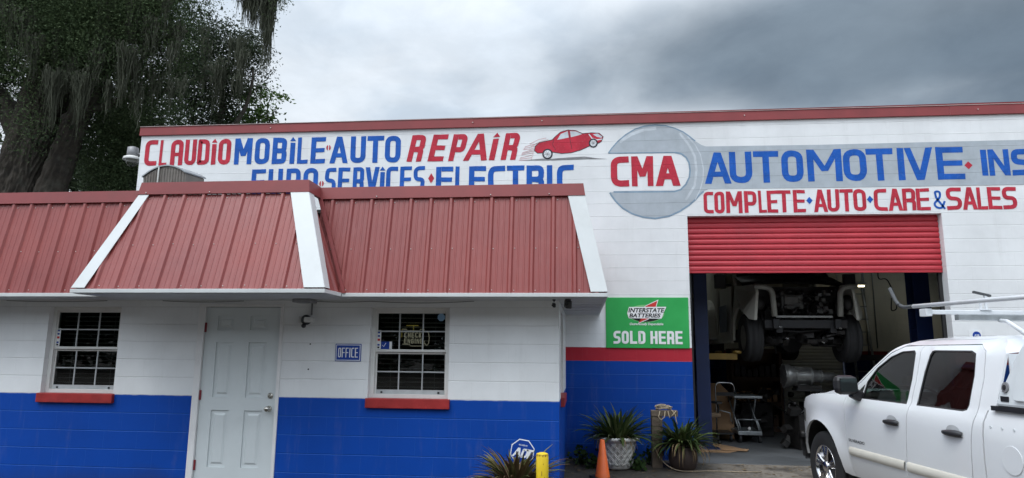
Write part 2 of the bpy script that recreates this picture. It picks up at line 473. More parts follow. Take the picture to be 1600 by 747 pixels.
def leaf_mat(name, cols, rough=.55, trans=.25):
    m = Mat(name)
    g = m.N('ShaderNodeNewGeometry')
    r = m.N('ShaderNodeValToRGB'); m.L(g.outputs['Random Per Island'], r.inputs[0])
    el = r.color_ramp.elements
    el[0].position = 0; el[0].color = (*cols[0], 1); el[1].position = 1; el[1].color = (*cols[-1], 1)
    for i, c in enumerate(cols[1:-1]):
        e_ = el.new((i + 1) / (len(cols) - 1)); e_.color = (*c, 1)
    c = m.mix(m.mapr(m.noise(.9, 4, .6, 'World'), .35, .65, 0, .5), r.outputs[0], tuple(q * .7 for q in cols[0]))
    m.set(c, rough + .2, 0, .12)
    t = m.N('ShaderNodeBsdfTranslucent'); m.L(c, t.inputs[0])
    mx = m.N('ShaderNodeMixShader'); mx.inputs[0].default_value = trans
    m.L(m.b.outputs[0], mx.inputs[1]); m.L(t.outputs[0], mx.inputs[2]); m.L(mx.outputs[0], m.out.inputs[0])
    return m.m
M_oak = leaf_mat('live oak leaves', [(.050, .080, .038), (.082, .120, .056), (.115, .155, .075)])
M_oakd = leaf_mat('dark tree leaves', [(.030, .042, .027), (.048, .066, .038), (.068, .090, .048)], .6, .2)
M_oakl = leaf_mat('light tree leaves', [(.055, .10, .028), (.085, .145, .04), (.12, .19, .06)])
M_moss = leaf_mat('hanging moss', [(.060, .067, .047), (.088, .096, .070), (.12, .125, .095)], .9, .2)
M_strap = leaf_mat('strap leaves', [(.022, .04, .014), (.05, .085, .025), (.10, .13, .04), (.07, .075, .04)], .4, .2)
M_strapr = leaf_mat('reddish strap leaves', [(.085, .05, .03), (.14, .095, .05), (.11, .12, .045), (.22, .20, .08)], .45, .15)
M_dead = leaf_mat('dry strap leaves', [(.16, .11, .06), (.24, .18, .11)], .8, .1)
M_weed = leaf_mat('weeds', [(.02, .04, .012), (.04, .075, .02)], .6, .2)
M_bark = simple('oak bark', (.044, .037, .029), .95, 0, .45, 6, .03, grime=((.095, .095, .075), .7))

def ground_mat():
    m = Mat('stained concrete')
    n = m.noise(.9, 8, .62, 'World'); f = m.noise(14, 7, .65, 'World'); s2 = m.noise(2.6, 8, .7, 'World', dist=.6)
    c = m.mix(m.mapr(n, .3, .7), (.17, .145, .115), (.25, .225, .19))
    c = m.mix(m.mapr(f, .4, .75, 0, .6), c, (.12, .10, .085))
    c = m.mix(m.mapr(s2, .47, .66, 0, .85), c, (.035, .03, .026))
    sp = m.N('ShaderNodeSeparateXYZ'); m.L(m.N('ShaderNodeNewGeometry').outputs['Position'], sp.inputs[0])
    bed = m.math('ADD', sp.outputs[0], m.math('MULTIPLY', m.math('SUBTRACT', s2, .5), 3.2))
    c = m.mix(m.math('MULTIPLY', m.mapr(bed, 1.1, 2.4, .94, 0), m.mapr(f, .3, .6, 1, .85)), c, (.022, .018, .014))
    m.set(c, .9); m.bump(m.noise(40, 6, .7, 'World'), .012, .6)
    return m.m
M_ground = ground_mat()
M_floor = simple('workshop floor', (.085, .09, .095), .5, 0, .3, 1.5, .002, grime=((.05, .05, .05), .6), coord='Object')

# ------------------------------------------------------------------ lettering
def rounded(pts, r, closed=False, n=5):
    out = []; k = len(pts)
    for i, p in enumerate(pts):
        if not closed and i in (0, k - 1): out.append(p); continue
        ri = r[i] if isinstance(r, (list, tuple)) else r
        P = Vector(p); A = Vector(pts[i - 1]); B = Vector(pts[(i + 1) % k])
        da, db = A - P, B - P; ri = min(ri, da.length * .499, db.length * .499)
        if ri < 1e-5: out.append(p); continue
        a_, b_ = P + da.normalized() * ri, P + db.normalized() * ri
        for j in range(n + 1):
            t = j / n
            out.append(tuple(a_ * (1 - t) ** 2 + P * 2 * t * (1 - t) + b_ * t ** 2))
    return out
def ribbon2(pts, s, closed=False):
    pts = [Vector(p) for p in pts]; k = len(pts); Lf = []; Rt = []
    for i in range(k):
        if closed: a_, b_ = pts[i - 1], pts[(i + 1) % k]
        else: a_, b_ = pts[max(i - 1, 0)], pts[min(i + 1, k - 1)]
        d1 = (pts[i] - a_) if (closed or i > 0) else (b_ - pts[i]); d2 = (b_ - pts[i]) if (closed or i < k - 1) else d1
        d1 = d1.normalized(); d2 = d2.normalized()
        n1 = Vector((-d1.y, d1.x)); n2 = Vector((-d2.y, d2.x)); m_ = (n1 + n2)
        if m_.length < 1e-6: m_ = n1
        m_.normalize(); l = s / 2 / max(.35, m_.dot(n1))
        Lf.append(pts[i] + m_ * l); Rt.append(pts[i] - m_ * l)
    rng = range(k) if closed else range(k - 1)
    return [(Lf[i], Lf[(i + 1) % k], Rt[(i + 1) % k], Rt[i]) for i in rng]
def glyph(ch, x0, x1, z0, z1, s):
    """list of strokes; each stroke is a list of polygons that do not overlap one another"""
    w, h = x1 - x0, z1 - z0
    if ch not in 'Ii': s = min(s, w * (.265 if ch in 'MN' else .36))
    m = s / 2
    L, R, T, B = x0 + m, x1 - m, z1 - m, z0 + m; mid = (z0 + z1) / 2; xm = (x0 + x1) / 2
    r = max(s * .9, min(w, h) * .36)
    bx = lambda a, b, c, d: [[(a, c), (b, c), (b, d), (a, d)]]
    dg = lambda xa, za, xb, zb, s_=s: [[(xa, za), (xa + s_, za), (xb + s_, zb), (xb, zb)]]
    rb = lambda pts, rr=r, cl=False: ribbon2(rounded(pts, rr, cl), s, cl)
    if ch == 'C': return [rb([(x1, T), (L, T), (L, B), (x1, B)])]
    if ch == 'G': return [rb([(x1, T), (L, T), (L, B), (R, B), (R, mid), (xm, mid)], [0, r, r, r * .6, 0, 0])]
    if ch == 'L': return [bx(x0, x0 + s, z0, z1), bx(x0 + s, x1, z0, z0 + s)]
    if ch == 'U': return [rb([(L, z1), (L, B), (R, B), (R, z1)])]
    if ch == 'D': return [rb([(L, B), (L, T), (R, T), (R, B)], [0.001, 0.001, r, r], True)]
    if ch == 'O': return [rb([(L, B), (L, T), (R, T), (R, B)], r, True)]
    if ch == 'A':
        s1 = s * 1.02; tw = s * .55
        return [dg(x0, z0, xm - tw, z1, s1), dg(x1 - s1, z0, xm + tw - s1, z1, s1), bx(x0 + w * .25, x1 - w * .25, z0 + h * .22, z0 + h * .22 + s * .85)]
    if ch == 'a': return [rb([(L, z0), (L, T), (R, T), (R, z0)]), bx(x0 + s, x1 - s, z0 + h * .36, z0 + h * .36 + s * .8)]
    if ch == 'i': return [bx(xm - s / 2, xm + s / 2, z0, z0 + h * .80), [[(xm - s * .62, z0 + h * .86), (xm + s * .62, z0 + h * .86), (xm, z1 + h * .02)]]]
    if ch == 'I': return [bx(xm - s / 2, xm + s / 2, z0, z1)]
    if ch == 'M':
        v = z0 + h * .32
        return [bx(x0, x0 + s, z0, z1), bx(x1 - s, x1, z0, z1), dg(x0 + s * .1, z1, xm - s / 2, v), dg(x1 - s * 1.1, z1, xm - s / 2, v)]
    if ch == 'N': return [bx(x0, x0 + s, z0, z1), bx(x1 - s, x1, z0, z1), dg(x0, z1, x1 - s, z0)]
    if ch == 'V': return [dg(x0, z1, xm - s * .55, z0), dg(x1 - s, z1, xm - s * .45, z0)]
    if ch == 'E': return [bx(x0, x0 + s, z0, z1), bx(x0 + s, x1, z1 - s * .9, z1), bx(x0 + s, x1, z0, z0 + s * .9), bx(x0 + s, x1 - w * .06, mid - s * .42, mid + s * .42)]
    if ch == 'F': return [bx(x0, x0 + s, z0, z1), bx(x0 + s, x1, z1 - s * .9, z1), bx(x0 + s, x1 - w * .08, mid - s * .42, mid + s * .42)]
    if ch == 'H': return [bx(x0, x0 + s, z0, z1), bx(x1 - s, x1, z0, z1), bx(x0 + s, x1 - s, mid - s * .42, mid + s * .42)]
    if ch == 'K': return [bx(x0, x0 + s, z0, z1), dg(x0 + s * .9, mid, x1 - s, z1), dg(x1 - s, z0, x0 + s * .9, mid)]
    if ch == 'T': return [bx(x0, x1, z1 - s * .95, z1), bx(xm - s / 2, xm + s / 2, z0, z1 - s * .95)]
    if ch == 'B': return [bx(x0, x0 + s, z0, z1), rb([(x0 + s, T), (R, T), (R, mid), (x0 + s, mid)], r * .8), rb([(x0 + s, mid), (R + s * .04, mid), (R + s * .04, B), (x0 + s, B)], r * .8)]
    if ch == 'P': return [bx(x0, x0 + s, z0, z1), rb([(x0 + s, T), (R, T), (R, z0 + h * .42), (x0 + s, z0 + h * .42)], r * .9)]
    if ch == 'R': return [bx(x0, x0 + s, z0, z1), rb([(x0 + s, T), (R, T), (R, z0 + h * .46), (x0 + s, z0 + h * .46)], r * .9), rb([(xm, z0 + h * .46), (R, z0 + h * .42), (R, z0)], r * .5)]
    if ch == 'S':
        return [rb([(x1, T), (L, T), (L, mid), (R, mid), (R, B), (x0, B)])]
    if ch == '&':
        P = [(x1, z0 + h * .42), (x0 + w * .72, z0 + m), (x0 + w * .3, z0 + m), (L, z0 + h * .25), (x0 + w * .62, z0 + h * .62), (x0 + w * .66, z1 - s), (x0 + w * .45, z1 - m), (x0 + w * .24, z1 - s), (x0 + w * .28, z0 + h * .62), (x1 - s * .3, z0 + m * .3)]
        return [ribbon2(rounded(P, r * .8), s)]
    return []
def put_word(mb, letters, s, fn, slant=0.0, order=0):
    for (ch, x0, x1, z0, z1) in letters:
        for k, stroke in enumerate(glyph(ch, x0, x1, z0, z1, s)):
            for pg in stroke:
                mb.poly([fn(p[0] + slant * (p[1] - (z0 + z1) / 2), p[1], k) for p in pg])
    return mb
def line_of(text, x0, x1, z0, z1, gap=.18, narrow=('I', 'i')):
    wts = [(.42 if c in narrow else .62 if c == ' ' else 1.2 if c == 'M' else 1.0) for c in text]
    tot = sum(wts) + gap * (len(text) - 1); k = (x1 - x0) / tot; x = x0; out = []
    for c, w_ in zip(text, wts):
        if c != ' ': out.append((c, x, x + w_ * k, z0, z1))
        x += (w_ + gap) * k
    return out
def text_polys(txt, bold=0.0, res=3):
    cu = bpy.data.curves.new('lettering_source', 'FONT'); cu.body = txt; cu.offset = bold; cu.resolution_u = res
    o = bpy.data.objects.new('lettering_source', cu); COL.objects.link(o)
    dg = bpy.context.evaluated_depsgraph_get(); ev = o.evaluated_get(dg); me = ev.to_mesh()
    vs = [tuple(v.co) for v in me.vertices]; fs = [tuple(p.vertices) for p in me.polygons]
    ev.to_mesh_clear(); bpy.data.objects.remove(o); bpy.data.curves.remove(cu)
    return vs, fs
def put_text(mb, txt, x0, x1, z0, z1, fn, shear=0.0, bold=0.0):
    vs, fs = text_polys(txt, bold)
    if not vs: return mb
    ax, bx_ = min(v[0] for v in vs), max(v[0] for v in vs); az, bz = min(v[1] for v in vs), max(v[1] for v in vs)
    out = []
    for v in vs:
        z = z0 + (v[1] - az) / (bz - az) * (z1 - z0)
        out.append(fn(x0 + (v[0] - ax) / (bx_ - ax) * (x1 - x0) + shear * (z - z0), z, 0))
    return mb.add(out, fs)
def circle2(cx, cz, rx, rz=None, n=28, a0=0, a1=2 * PI):
    rz = rz or rx
    return [(cx + rx * math.cos(a0 + (a1 - a0) * i / n), cz + rz * math.sin(a0 + (a1 - a0) * i / n)) for i in range(n)]

# ------------------------------------------------------------------ ground
Y1 = 2.9694
def ground():
    def gz(x, y):
        t = min(max((y - 1.0) / (2.75 - 1.0), 0), 1)
        return -.134 + .124 * t
    mb = MB()
    xs = [-700, -200, -60, -24, -12, -8, -4, -2, 0, 1, 2, 3, 4, 5, 6, 8, 12, 20, 60, 200, 700]
    ys = [-700, -200, -60, -20, -10, -6, -4, -2, -1, 0, .5, 1.0, 1.3, 1.6, 1.9, 2.2, 2.5, 2.75, 2.9, 6, 12, 30, 80, 250, 700]
    vs = [(x, y, gz(x, y)) for y in ys for x in xs]; n = len(xs)
    mb.add(vs, [(j * n + i, j * n + i + 1, (j + 1) * n + i + 1, (j + 1) * n + i) for j in range(len(ys) - 1) for i in range(n - 1)])
    mb.build('ground', M_ground, kind='structure')
    # workshop slab, its worn front edge is a step of a few centimetres
    mb = MB(); mb.box(1.66, 9.2, 2.80, 3.17, -.2, .0); mb.box(-7.3, 9.2, 3.17, 8.95, -.2, .0)
    mb.build('workshop_floor', M_floor, kind='structure', bevel=.006)
ground()

# ------------------------------------------------------------------ office
office = thing('office_building', 'white and blue block office with red ribbed mansard roof, white door and two windows', 'building', (-4.2, 0, 0))
XL = -11.0
W1 = (-6.345, -5.428, 1.016, 2.030); W2 = (-2.391, -1.478, 1.016, 2.030); DR = (-4.452, -3.418, 0.0, 2.066)
WS = (0.55, 1.55, 1.016, 2.030)              # window of the return wall, in y
mb = MB()
mb.wall(XL, -.2533, -.3, 2.9, 0, .2, [W1, W2, (DR[0], DR[1], -.3, DR[3])])
mb.wall(.2, Y1 - .001, -.3, 2.9, 0, .2, [WS], lambda u, d, z: (-.2533 - d, u, z))
mb.wall(.2, 9.0, -.3, 2.9, 0, .2, [], lambda u, d, z: (XL + d, u, z))
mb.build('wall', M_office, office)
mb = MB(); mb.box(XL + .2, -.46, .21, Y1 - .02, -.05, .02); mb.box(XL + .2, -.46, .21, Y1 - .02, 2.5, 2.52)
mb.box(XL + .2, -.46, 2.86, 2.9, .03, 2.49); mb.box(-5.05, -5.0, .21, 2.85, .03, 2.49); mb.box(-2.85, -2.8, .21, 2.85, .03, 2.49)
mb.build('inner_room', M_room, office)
mb = MB()
for x, z in ((-3.084, 1.612), (-3.091, 1.330)):
    mb = MB(); mb.lathe([(.009, -.004), (.009, .001)], (x, 0, z), 'y', 10); mb.build('screw_hole', M_dark, office)

def window(W, label, lay, y=0, flip=None, stick=False):
    """W: x0,x1,z0,z1 of the masonry opening"""
    x0, x1, z0, z1 = W
    F = flip or (lambda x, y, z: (x, y, z))
    def bx(mb, a, b, c, d, e, f):
        t = MB(); t.box(a, b, c, d, e, f); mb.add([F(*v) for v in t.v], t.f); return mb
    fw = .048; ya, yb = .065, .145
    mb = MB()
    bx(mb, x0, x0 + fw, ya, yb, z0, z1); bx(mb, x1 - fw, x1, ya, yb, z0, z1)
    bx(mb, x0 + fw, x1 - fw, ya, yb, z1 - .045, z1); bx(mb, x0 + fw, x1 - fw, ya, yb, z0, z0 + .05)
    fr = mb.build('window', M_wfr, office, bevel=.004, label=label)
    mid = z0 + .515
    for (a, c, yy) in ((mid, z1 - .045, .078), (z0 + .05, mid - .004, .104)):
        e = .018; mb = MB()    # a slim rail round each pane
        bx(mb, x0 + fw, x0 + fw + e, yy, yy + .024, a, c); bx(mb, x1 - fw - e, x1 - fw, yy, yy + .024, a, c)
        bx(mb, x0 + fw + e, x1 - fw - e, yy, yy + .024, c - e, c); bx(mb, x0 + fw + e, x1 - fw - e, yy, yy + .024, a, a + (.03 if a == mid else e))
        mb.build('sash', M_wfr, fr, bevel=.003)
    mb = MB(); bx(mb, x0 + fw + .019, x1 - fw - .019, .098, .103, z0 + .052, z0 + .097); mb.build('bottom_rail', M_grille, fr)
    for xx in (x0 + .12, x1 - .14): bx(MB(), xx, xx + .022, .090, .0975, z0 + .058, z0 + .078).build('sash_latch', M_dark, fr)
    for (a, c, yy) in ((mid + .03, z1 - .063, .0775), (z0 + .0975, mid - .022, .1035)):
        mb = MB()
        for k in (1, 2):
            xx = x0 + fw + (x1 - x0 - 2 * fw) * k / 3; bx(mb, xx - .007, xx + .007, yy, yy + .008, a, c)
        zz = (a + c) / 2; bx(mb, x0 + fw + .019, x1 - fw - .019, yy + .0005, yy + .0075, zz - .007, zz + .007)
        mb.build('grille', M_grille, fr)
    bx(MB(), x0 + fw + .018, x1 - fw - .018, .086, .0885, mid + .03, z1 - .063).build('pane', M_glass, fr); bx(MB(), x0 + fw + .018, x1 - fw - .018, .1125, .115, z0 + .097, mid - .022).build('pane', M_glass, fr)
    mb = MB()
    z = z0 + .07
    while z < z1 - .05:
        dz = .006 * RND.uniform(-1, 1)
        mb.add([F(x0 + .06, .175, z + .008), F(x1 - .06, .175, z + .008 + dz), F(x1 - .06, .20, z - .005 + dz), F(x0 + .06, .20, z - .005)], [(0, 1, 2, 3)])
        z += .052
    for xx in (x0 + .2, x1 - .2): bx(mb, xx, xx + .003, .19, .192, z0 + .06, z1 - .05)
    mb.build('blind', M_slat, fr, fix=False)
    mb = MB(); bx(mb, x0 - .012, x1 + .022, -.045, .0645, z0 - .098, z0 + .008)
    mb.build('sill', M_sill, fr, bevel=.006)
    return fr
w1 = window(W1, 'plain window with a strip of small cards at its left edge', 'a')
w2 = window(W2, 'window with stickers and an engine sign behind the glass', 'b')
window(WS, 'window of the return wall beside the planters', 'c', flip=lambda x, y, z: (-.2533 - y, x, z))
# stickers on the glass
def sticker(parent, name, x0, x1, z0, z1, y, mat):
    mb = MB(); mb.box(x0, x1, y - .001, y, z0, z1); return mb.build(name, mat, parent)
for w, xo in ((w1, W1[0]), (w2, W2[0])):
    sticker(w, 'card_strip', xo + .052, xo + .105, 1.565, 1.775, .0855, M_wsign)
    for k, zz in enumerate((1.74, 1.70, 1.60)): MB().box(xo + .06, xo + .092, .083, .0843, zz, zz + .02).build('card_print', M_bsign, w)
    mb = MB(); mb.box(xo + .06, xo + .095, .083, .0843, 1.655, 1.68); mb.build('card_print', M_rlogo, w)
    mb = MB(); mb.box(xo + .062, xo + .09, .083, .0843, 1.572, 1.592); mb.build('card_print', M_slogo, w)
sticker(w2, 'blue_sticker', W2[0] + .108, W2[0] + .205, 1.562, 1.648, .0855, M_bsign)
mb = MB(); mb.tube([(W2[0] + .125, .0838, 1.607), (W2[0] + .14, .0838, 1.590), (W2[0] + .165, .0838, 1.632)], .004, 5); mb.build('check_mark', M_wsign, w2)
sticker(w2, 'white_sticker', W2[0] + .206, W2[0] + .235, 1.565, 1.648, .0855, M_wsign)
mb = MB(); q = circle2(W2[1] - .115, 1.925, .045, .045, 8, PI / 8, PI / 8 + 2 * PI)
mb.prism(q, lambda x, z: (x, .0835, z), lambda x, z: (x, .0855, z)); mb.build('alarm_sticker', simple('pale blue sticker', (.25, .42, .62), .4), w2)

# door
dr = MB()
x0, x1 = -4.370, -3.462
# slab with six sunk panels: cells of a grid
PAN = [(-4.225, -4.012, .235, .86), (-3.830, -3.612, .235, .86), (-4.225, -4.012, 1.005, 1.625), (-3.830, -3.612, 1.005, 1.625), (-4.225, -4.012, 1.765, 1.93), (-3.830, -3.612, 1.765, 1.93)]
dr.wall(x0, x1, .01, 2.028, .020, .064, PAN)
for (a, b, c, d) in PAN:
    dr.box(a, b, .034, .06, c, d)
    q = .034
    vs = [(a + q, .034, c + q), (b - q, .034, c + q), (b - q, .034, d - q), (a + q, .034, d - q)]
    q2 = q + .022
    vs += [(a + q2, .023, c + q2), (b - q2, .023, c + q2), (b - q2, .023, d - q2), (a + q2, .023, d - q2)]
    dr.add(vs, [(4, 5, 6, 7), (0, 1, 5, 4), (1, 2, 6, 5), (2, 3, 7, 6), (3, 0, 4, 7)])
door = dr.build('door', M_door, office, label='pale six-panel office door', bevel=.003)
mb = MB()
for zz in (1.795, 1.025, .255):
    mb.box(x0 - .022, x0 + .016, .004, .0195, zz - .055, zz + .055)
    h = mb.build('hinge', M_hinge, door, bevel=.004); mb = MB()
mb.lathe([(.033, .019), (.033, .012), (.024, .006), (.014, .002), (.014, -.012), (.012, -.014)], (-3.527, 0, 1.03), 'y', 20); mb.build('deadbolt', M_nickel, door)
mb = MB(); mb.lathe([(.034, .019), (.033, .012), (.015, .004), (.013, -.02), (.026, -.032), (.030, -.046), (.024, -.058), (.005, -.062)], (-3.535, 0, .885), 'y', 22); mb.build('door_knob', M_nickel, door)
mb = MB(); mb.box(DR[0], x0 - .004, -.012, .10, -.0, DR[3]); mb.box(x1 + .004, DR[1], -.012, .10, 0, DR[3]); mb.box(x0 - .004, x1 + .004, -.012, .10, 2.034, DR[3])
mb.build('door_frame', M_jamb, office, bevel=.004)

# mansard roof -------------------------------------------------------------
roof = MB()
def rib_panel(mb, o, along, up, nrm, L0, L1, T0, T1, screws=None, phase=0.0, pitch=.2286):
    """o: corner; along/up/nrm unit vectors; bottom edge from L0 to L1 and top edge from T0 to T1 measured along; up carries full slope length"""
    H = up.length
    st = []
    k = math.floor((L0 - phase) / pitch) - 1
    while True:
        c = phase + k * pitch
        if c > L1 + pitch: break
        for dx, h in ((-.030, 0), (-.013, .024), (.013, .024), (.030, 0), (.072, 0), (.077, .0042), (.089, .0042), (.094, 0), (.135, 0), (.140, .0042), (.152, .0042), (.157, 0)):
            st.append((c + dx, h))
        if screws is not None:
            for v in (.035, .455, .955):
                xx = c + .045
                lo = 0 if xx >= T0 else (xx - L0) / (T0 - L0 + 1e-9) ; hi = 0 if xx <= T1 else (L1 - xx) / (L1 - T1 + 1e-9)
                if L0 + .03 < xx < L1 - .03 and not (xx < T0 and v > lo - .03) and not (xx > T1 and v > hi - .03) and RND.random() < .93:
                    p = o + along * (xx + RND.uniform(-.008, .008)) + up * (v + RND.uniform(-.006, .006)) + nrm * .003
                    screws.append(p)
        k += 1
    st = [s for s in st if L0 < s[0] < L1]
    st = [(L0, 0)] + st + [(L1, 0)]
    def vmax(x):
        if x < T0: return max(0, (x - L0) / (T0 - L0))
        if x > T1: return max(0, (L1 - x) / (L1 - T1))
        return 1
    ex = sorted(set(st + [(t, 0) for t in ()]))
    vs = []
    for x, h in ex:
        vs.append(o + along * x + nrm * h); vs.append(o + along * x + up * vmax(x) + nrm * h)
    mb.add(vs, [(2 * i, 2 * i + 2, 2 * i + 3, 2 * i + 1) for i in range(len(ex) - 1)])
ZB, ZT = 2.150, 3.245
EY, TY = -.45, -.22                 # eave and top of the long slopes
BY, BT = -.94, -.56                 # the same of the projecting bay
BX0, BX1 = -5.30, -2.60; TX0, TX1 = -4.915, -2.985
EX, TX = .238, .012
scr = []
V = Vector
def frame(o, along, upv):
    along = V(along); upv = V(upv); n = along.cross(upv).normalized(); return V(o), along, upv, n
pa = MB()
o, al, up, n = frame((0, EY, ZB), (1, 0, 0), (0, TY - EY, ZT - ZB))
rib_panel(pa, o, al, up, n, BX1 - .35, EX, BX1 - .35, TX, scr, -.075)
P1 = pa
p2 = MB(); rib_panel(p2, o, al, up, n, XL, BX0 + .42, XL, BX0 + .42, scr, -5.63)
p3 = MB()
o, al, up, n = frame((0, BY, ZB), (1, 0, 0), (0, BT - BY, ZT - ZB)); rib_panel(p3, o, al, up, n, BX0, BX1, TX0, TX1, scr, -4.63)
p4 = MB()
o, al, up, n = frame((BX1, 0, ZB), (0, 1, 0), (TX1 - BX1, 0, ZT - ZB)); rib_panel(p4, o, al, up, n, BY, EY + .02, BT, TY + .02, None, -.80)
o, al, up, n = frame((BX0, 0, ZB), (0, -1, 0), (TX0 - BX0, 0, ZT - ZB)); rib_panel(p4, o, al, up, n, -EY - .02, -BY, -TY - .02, -BT, None, .80)
o, al, up, n = frame((EX, 0, ZB), (0, 1, 0), (TX - EX, 0, ZT - ZB)); rib_panel(p4, o, al, up, n, EY, Y1 - .003, TY, Y1 - .003, None, .1)
for q in (p2, p3, p4): pa.add(q.v, q.f)
rf = pa.build('roof', M_roof, office, fix=False, label='red ribbed metal mansard roof')
mb = MB()
for p in scr:
    t = MB(); t.ball(p, .0062, n=6, m=4); mb.add(t.v, t.f, True)
mb.build('roof_screws', M_screw, rf, kind='stuff')
# flat deck behind the mansard
mb = MB(); mb.box(XL, TX - .06, TY + .05, Y1 - .004, 3.10, 3.14); mb.box(TX0 + .06, TX1 - .06, BT + .05, TY + .05, 3.10, 3.14)
mb.build('roof_deck', simple('roof felt', (.12, .12, .12), .9), rf)
# cap flashing: a bent strip that runs round the top
def strip(mb, A, B, za, zb, ta, tb, nA, nB, inn=.10):
    """A,B bottom outer corners (x,y); n*: outward miter direction for each end"""
    A = V((*A, 0)); B = V((*B, 0)); nA = V((*nA, 0)); nB = V((*nB, 0))
    rows = [(za - .004, .004, .0), (za, .034, .0), (zb, .014, .0), (zb + .006, -inn, .0)]
    vs = []
    for z, off, _ in rows:
        vs.append(A + nA * off + V((0, 0, z))); vs.append(B + nB * off + V((0, 0, z)))
    mb.add(vs, [(2 * i, 2 * i + 1, 2 * i + 3, 2 * i + 2) for i in range(3)])
ZC, ZD = 3.246, 3.385
cap = MB()
strip(cap, (XL, TY), (TX0, TY), ZC, ZD, 0, 0, (0, -1), (0, -1))
strip(cap, (TX0, TY), (TX0, BT), ZC, ZD, 0, 0, (-1, -1), (-1, -1))
strip(cap, (TX0, BT), (TX1, BT), ZC + .004, ZD + .006, 0, 0, (-1, -1), (1, -1))
strip(cap, (TX1, BT), (TX1, TY), ZC + .004, ZD + .006, 0, 0, (1, -1), (1, -1))
strip(cap, (TX1, TY), (TX, TY), ZC, ZD, 0, 0, (1, -1), (1, -1))
strip(cap, (TX, TY), (TX, Y1 - .004), ZC, ZD, 0, 0, (1, -1), (1, 0))
cap.build('ridge_cap', M_cap, rf, fix=False)
for x, y in ((-4.6, TY), (-7.0, TY), (-2.3, TY), (-1.0, TY), (-.35, TY), (-4.85, BT), (-4.1, BT)):
    MB().ball((x, y - .036, ZC + .02), .008, n=6, m=4).build('cap_screw', M_screw, rf)
# white hip trims
def hip(B, T, sx, wf, ws, name='hip_trim'):
    """B,T: bottom and top hip points; front leg runs along -sx*x, side leg along +y"""
    B, T = V(B), V(T); off = V((sx * .024, -.026, .006))
    mb = MB()
    b, t = B + off, T + off
    mb.poly([b, t, t + V((-sx * wf[1], 0, 0)), b + V((-sx * wf[0], 0, 0))])
    mb.poly([b, b + V((0, ws, 0)), t + V((0, ws, 0)), t])
    return mb.build(name, M_trim, rf, solid=.004)
hip((EX, EY, ZB + .012), (TX, TY, ZC - .002), 1, (.170, .180), .18)
hip((BX1, BY, ZB + .012), (TX1, BT, ZC - .002), 1, (.215, .205), .14)
hip((BX0, BY, ZB + .012), (TX0, BT, ZC - .002), -1, (.150, .120), .14)
# white drip edge along the eaves and red valley flashing
mb = MB()
for (a, b, c, d) in ((XL, BX0 + .02, EY - .028, EY - .004), (BX1 + .03, EX + .03, EY - .028, EY - .004), (BX0 - .03, BX1 + .03, BY - .030, BY - .004)):
    mb.box(a, b, c, d, ZB - .036, ZB + .004)
mb.box(BX1 + .004, BX1 + .028, BY - .0035, EY - .0285, ZB - .036, ZB + .004)
mb.box(BX0 - .028, BX0 - .004, BY - .0035, EY - .0285, ZB - .036, ZB + .004)
mb.box(EX + .004, EX + .028, EY - .0035, Y1 - .004, ZB - .036, ZB + .004)
mb.build('drip_edge', M_trim, rf, bevel=.003)
mb = MB(); A = V((BX1 + .05, EY - .03, ZB)); B = V((TX1 + .03, TY - .03, ZC))
mb.poly([A + V((-.012, 0, 0)), A + V((.022, -.0, 0)), B + V((.022, 0, 0)), B + V((-.03, 0, 0))])
mb.build('valley_flashing', M_cap, rf, solid=.012)
# soffit boards
mb = MB(); zs = ZB - .030
mb.box(XL, BX0 - .004, EY, -.003, zs - .012, zs); mb.box(BX1 + .004, EX, EY, -.003, zs - .012, zs)
mb.box(BX0, BX1, BY, -.003, zs - .0125, zs - .0005); mb.box(-.25, EX, .0, Y1 - .004, zs - .012, zs)
mb.build('soffit', M_soffit, rf)
mb = MB()
for yy in (.55, 1.15, 1.75, 2.35): mb.box(-.249, EX - .002, yy, yy + .012, zs - .016, zs - .0122)
mb.build('soffit_seam', M_grille, rf)
# cable stapled along the head of the wall
mb = MB()
def sagline(a, b, s, n=14): return [V(a).lerp(V(b), i / n) - V((0, 0, s * math.sin(PI * i / n))) for i in range(n + 1)]
mb.tube(sagline((-2.4, -.03, 2.098), (-1.2, -.03, 2.10), .02), .0032, 5)
mb.tube(sagline((-3.1, -.03, 2.10), (-2.4, -.03, 2.098), .012), .0032, 5)
mb.tube(sagline((-4.9, -.03, 2.10), (-3.9, -.03, 2.10), .014), .0032, 5)
mb.tube(sagline((-6.9, -.03, 2.10), (-5.6, -.03, 2.10), .012), .0032, 5)
mb.build('eave_cable', M_dark, office)

# ------------------------------------------------------------------ garage
garage = thing('garage_building', 'tall white block garage with painted lettering, dark red parapet strip and open bay', 'building', (1.5, Y1, 0))
BAY = (1.634, 5.350, -.3, 3.645)
mb = MB()
GX0, GX1 = -7.532, 9.6
mb.wall(GX0, GX1, -.3, 5.25, Y1, Y1 + .2, [BAY])
mb.wall(Y1 + .2, 9.2, -.3, 5.25, 0, .2, [], lambda u, d, z: (GX0 + d, u, z))
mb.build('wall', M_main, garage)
mb = MB()
mb.wall(GX0 + .2, GX1 - .2, .002, 4.3, 9.0, 9.2, [(4.62, 6.02, 0.002, 2.25)])
mb.wall(Y1 + .2, 9.0, .002, 4.3, 0, .2, [], lambda u, d, z: (GX1 - d, u, z))
mb.wall(Y1 + .2, 9.0, .002, 4.3, 0, .2, [], lambda u, d, z: (0.6 - d, u, z))
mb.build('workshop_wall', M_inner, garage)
SKY_ = [(1.9, 2.9, 6.4, 7.5), (6.7, 7.5, 7.3, 8.3)]  # unseen roof openings, added to bring daylight into the workshop
mb = MB(); mb.wall(GX0 + .2, GX1, Y1 + .2, 9.2, 4.3, 4.5, SKY_, lambda x, d, y: (x, y, d))
grf = mb.build('roof', simple('workshop ceiling', (.16, .155, .15), .9), garage)
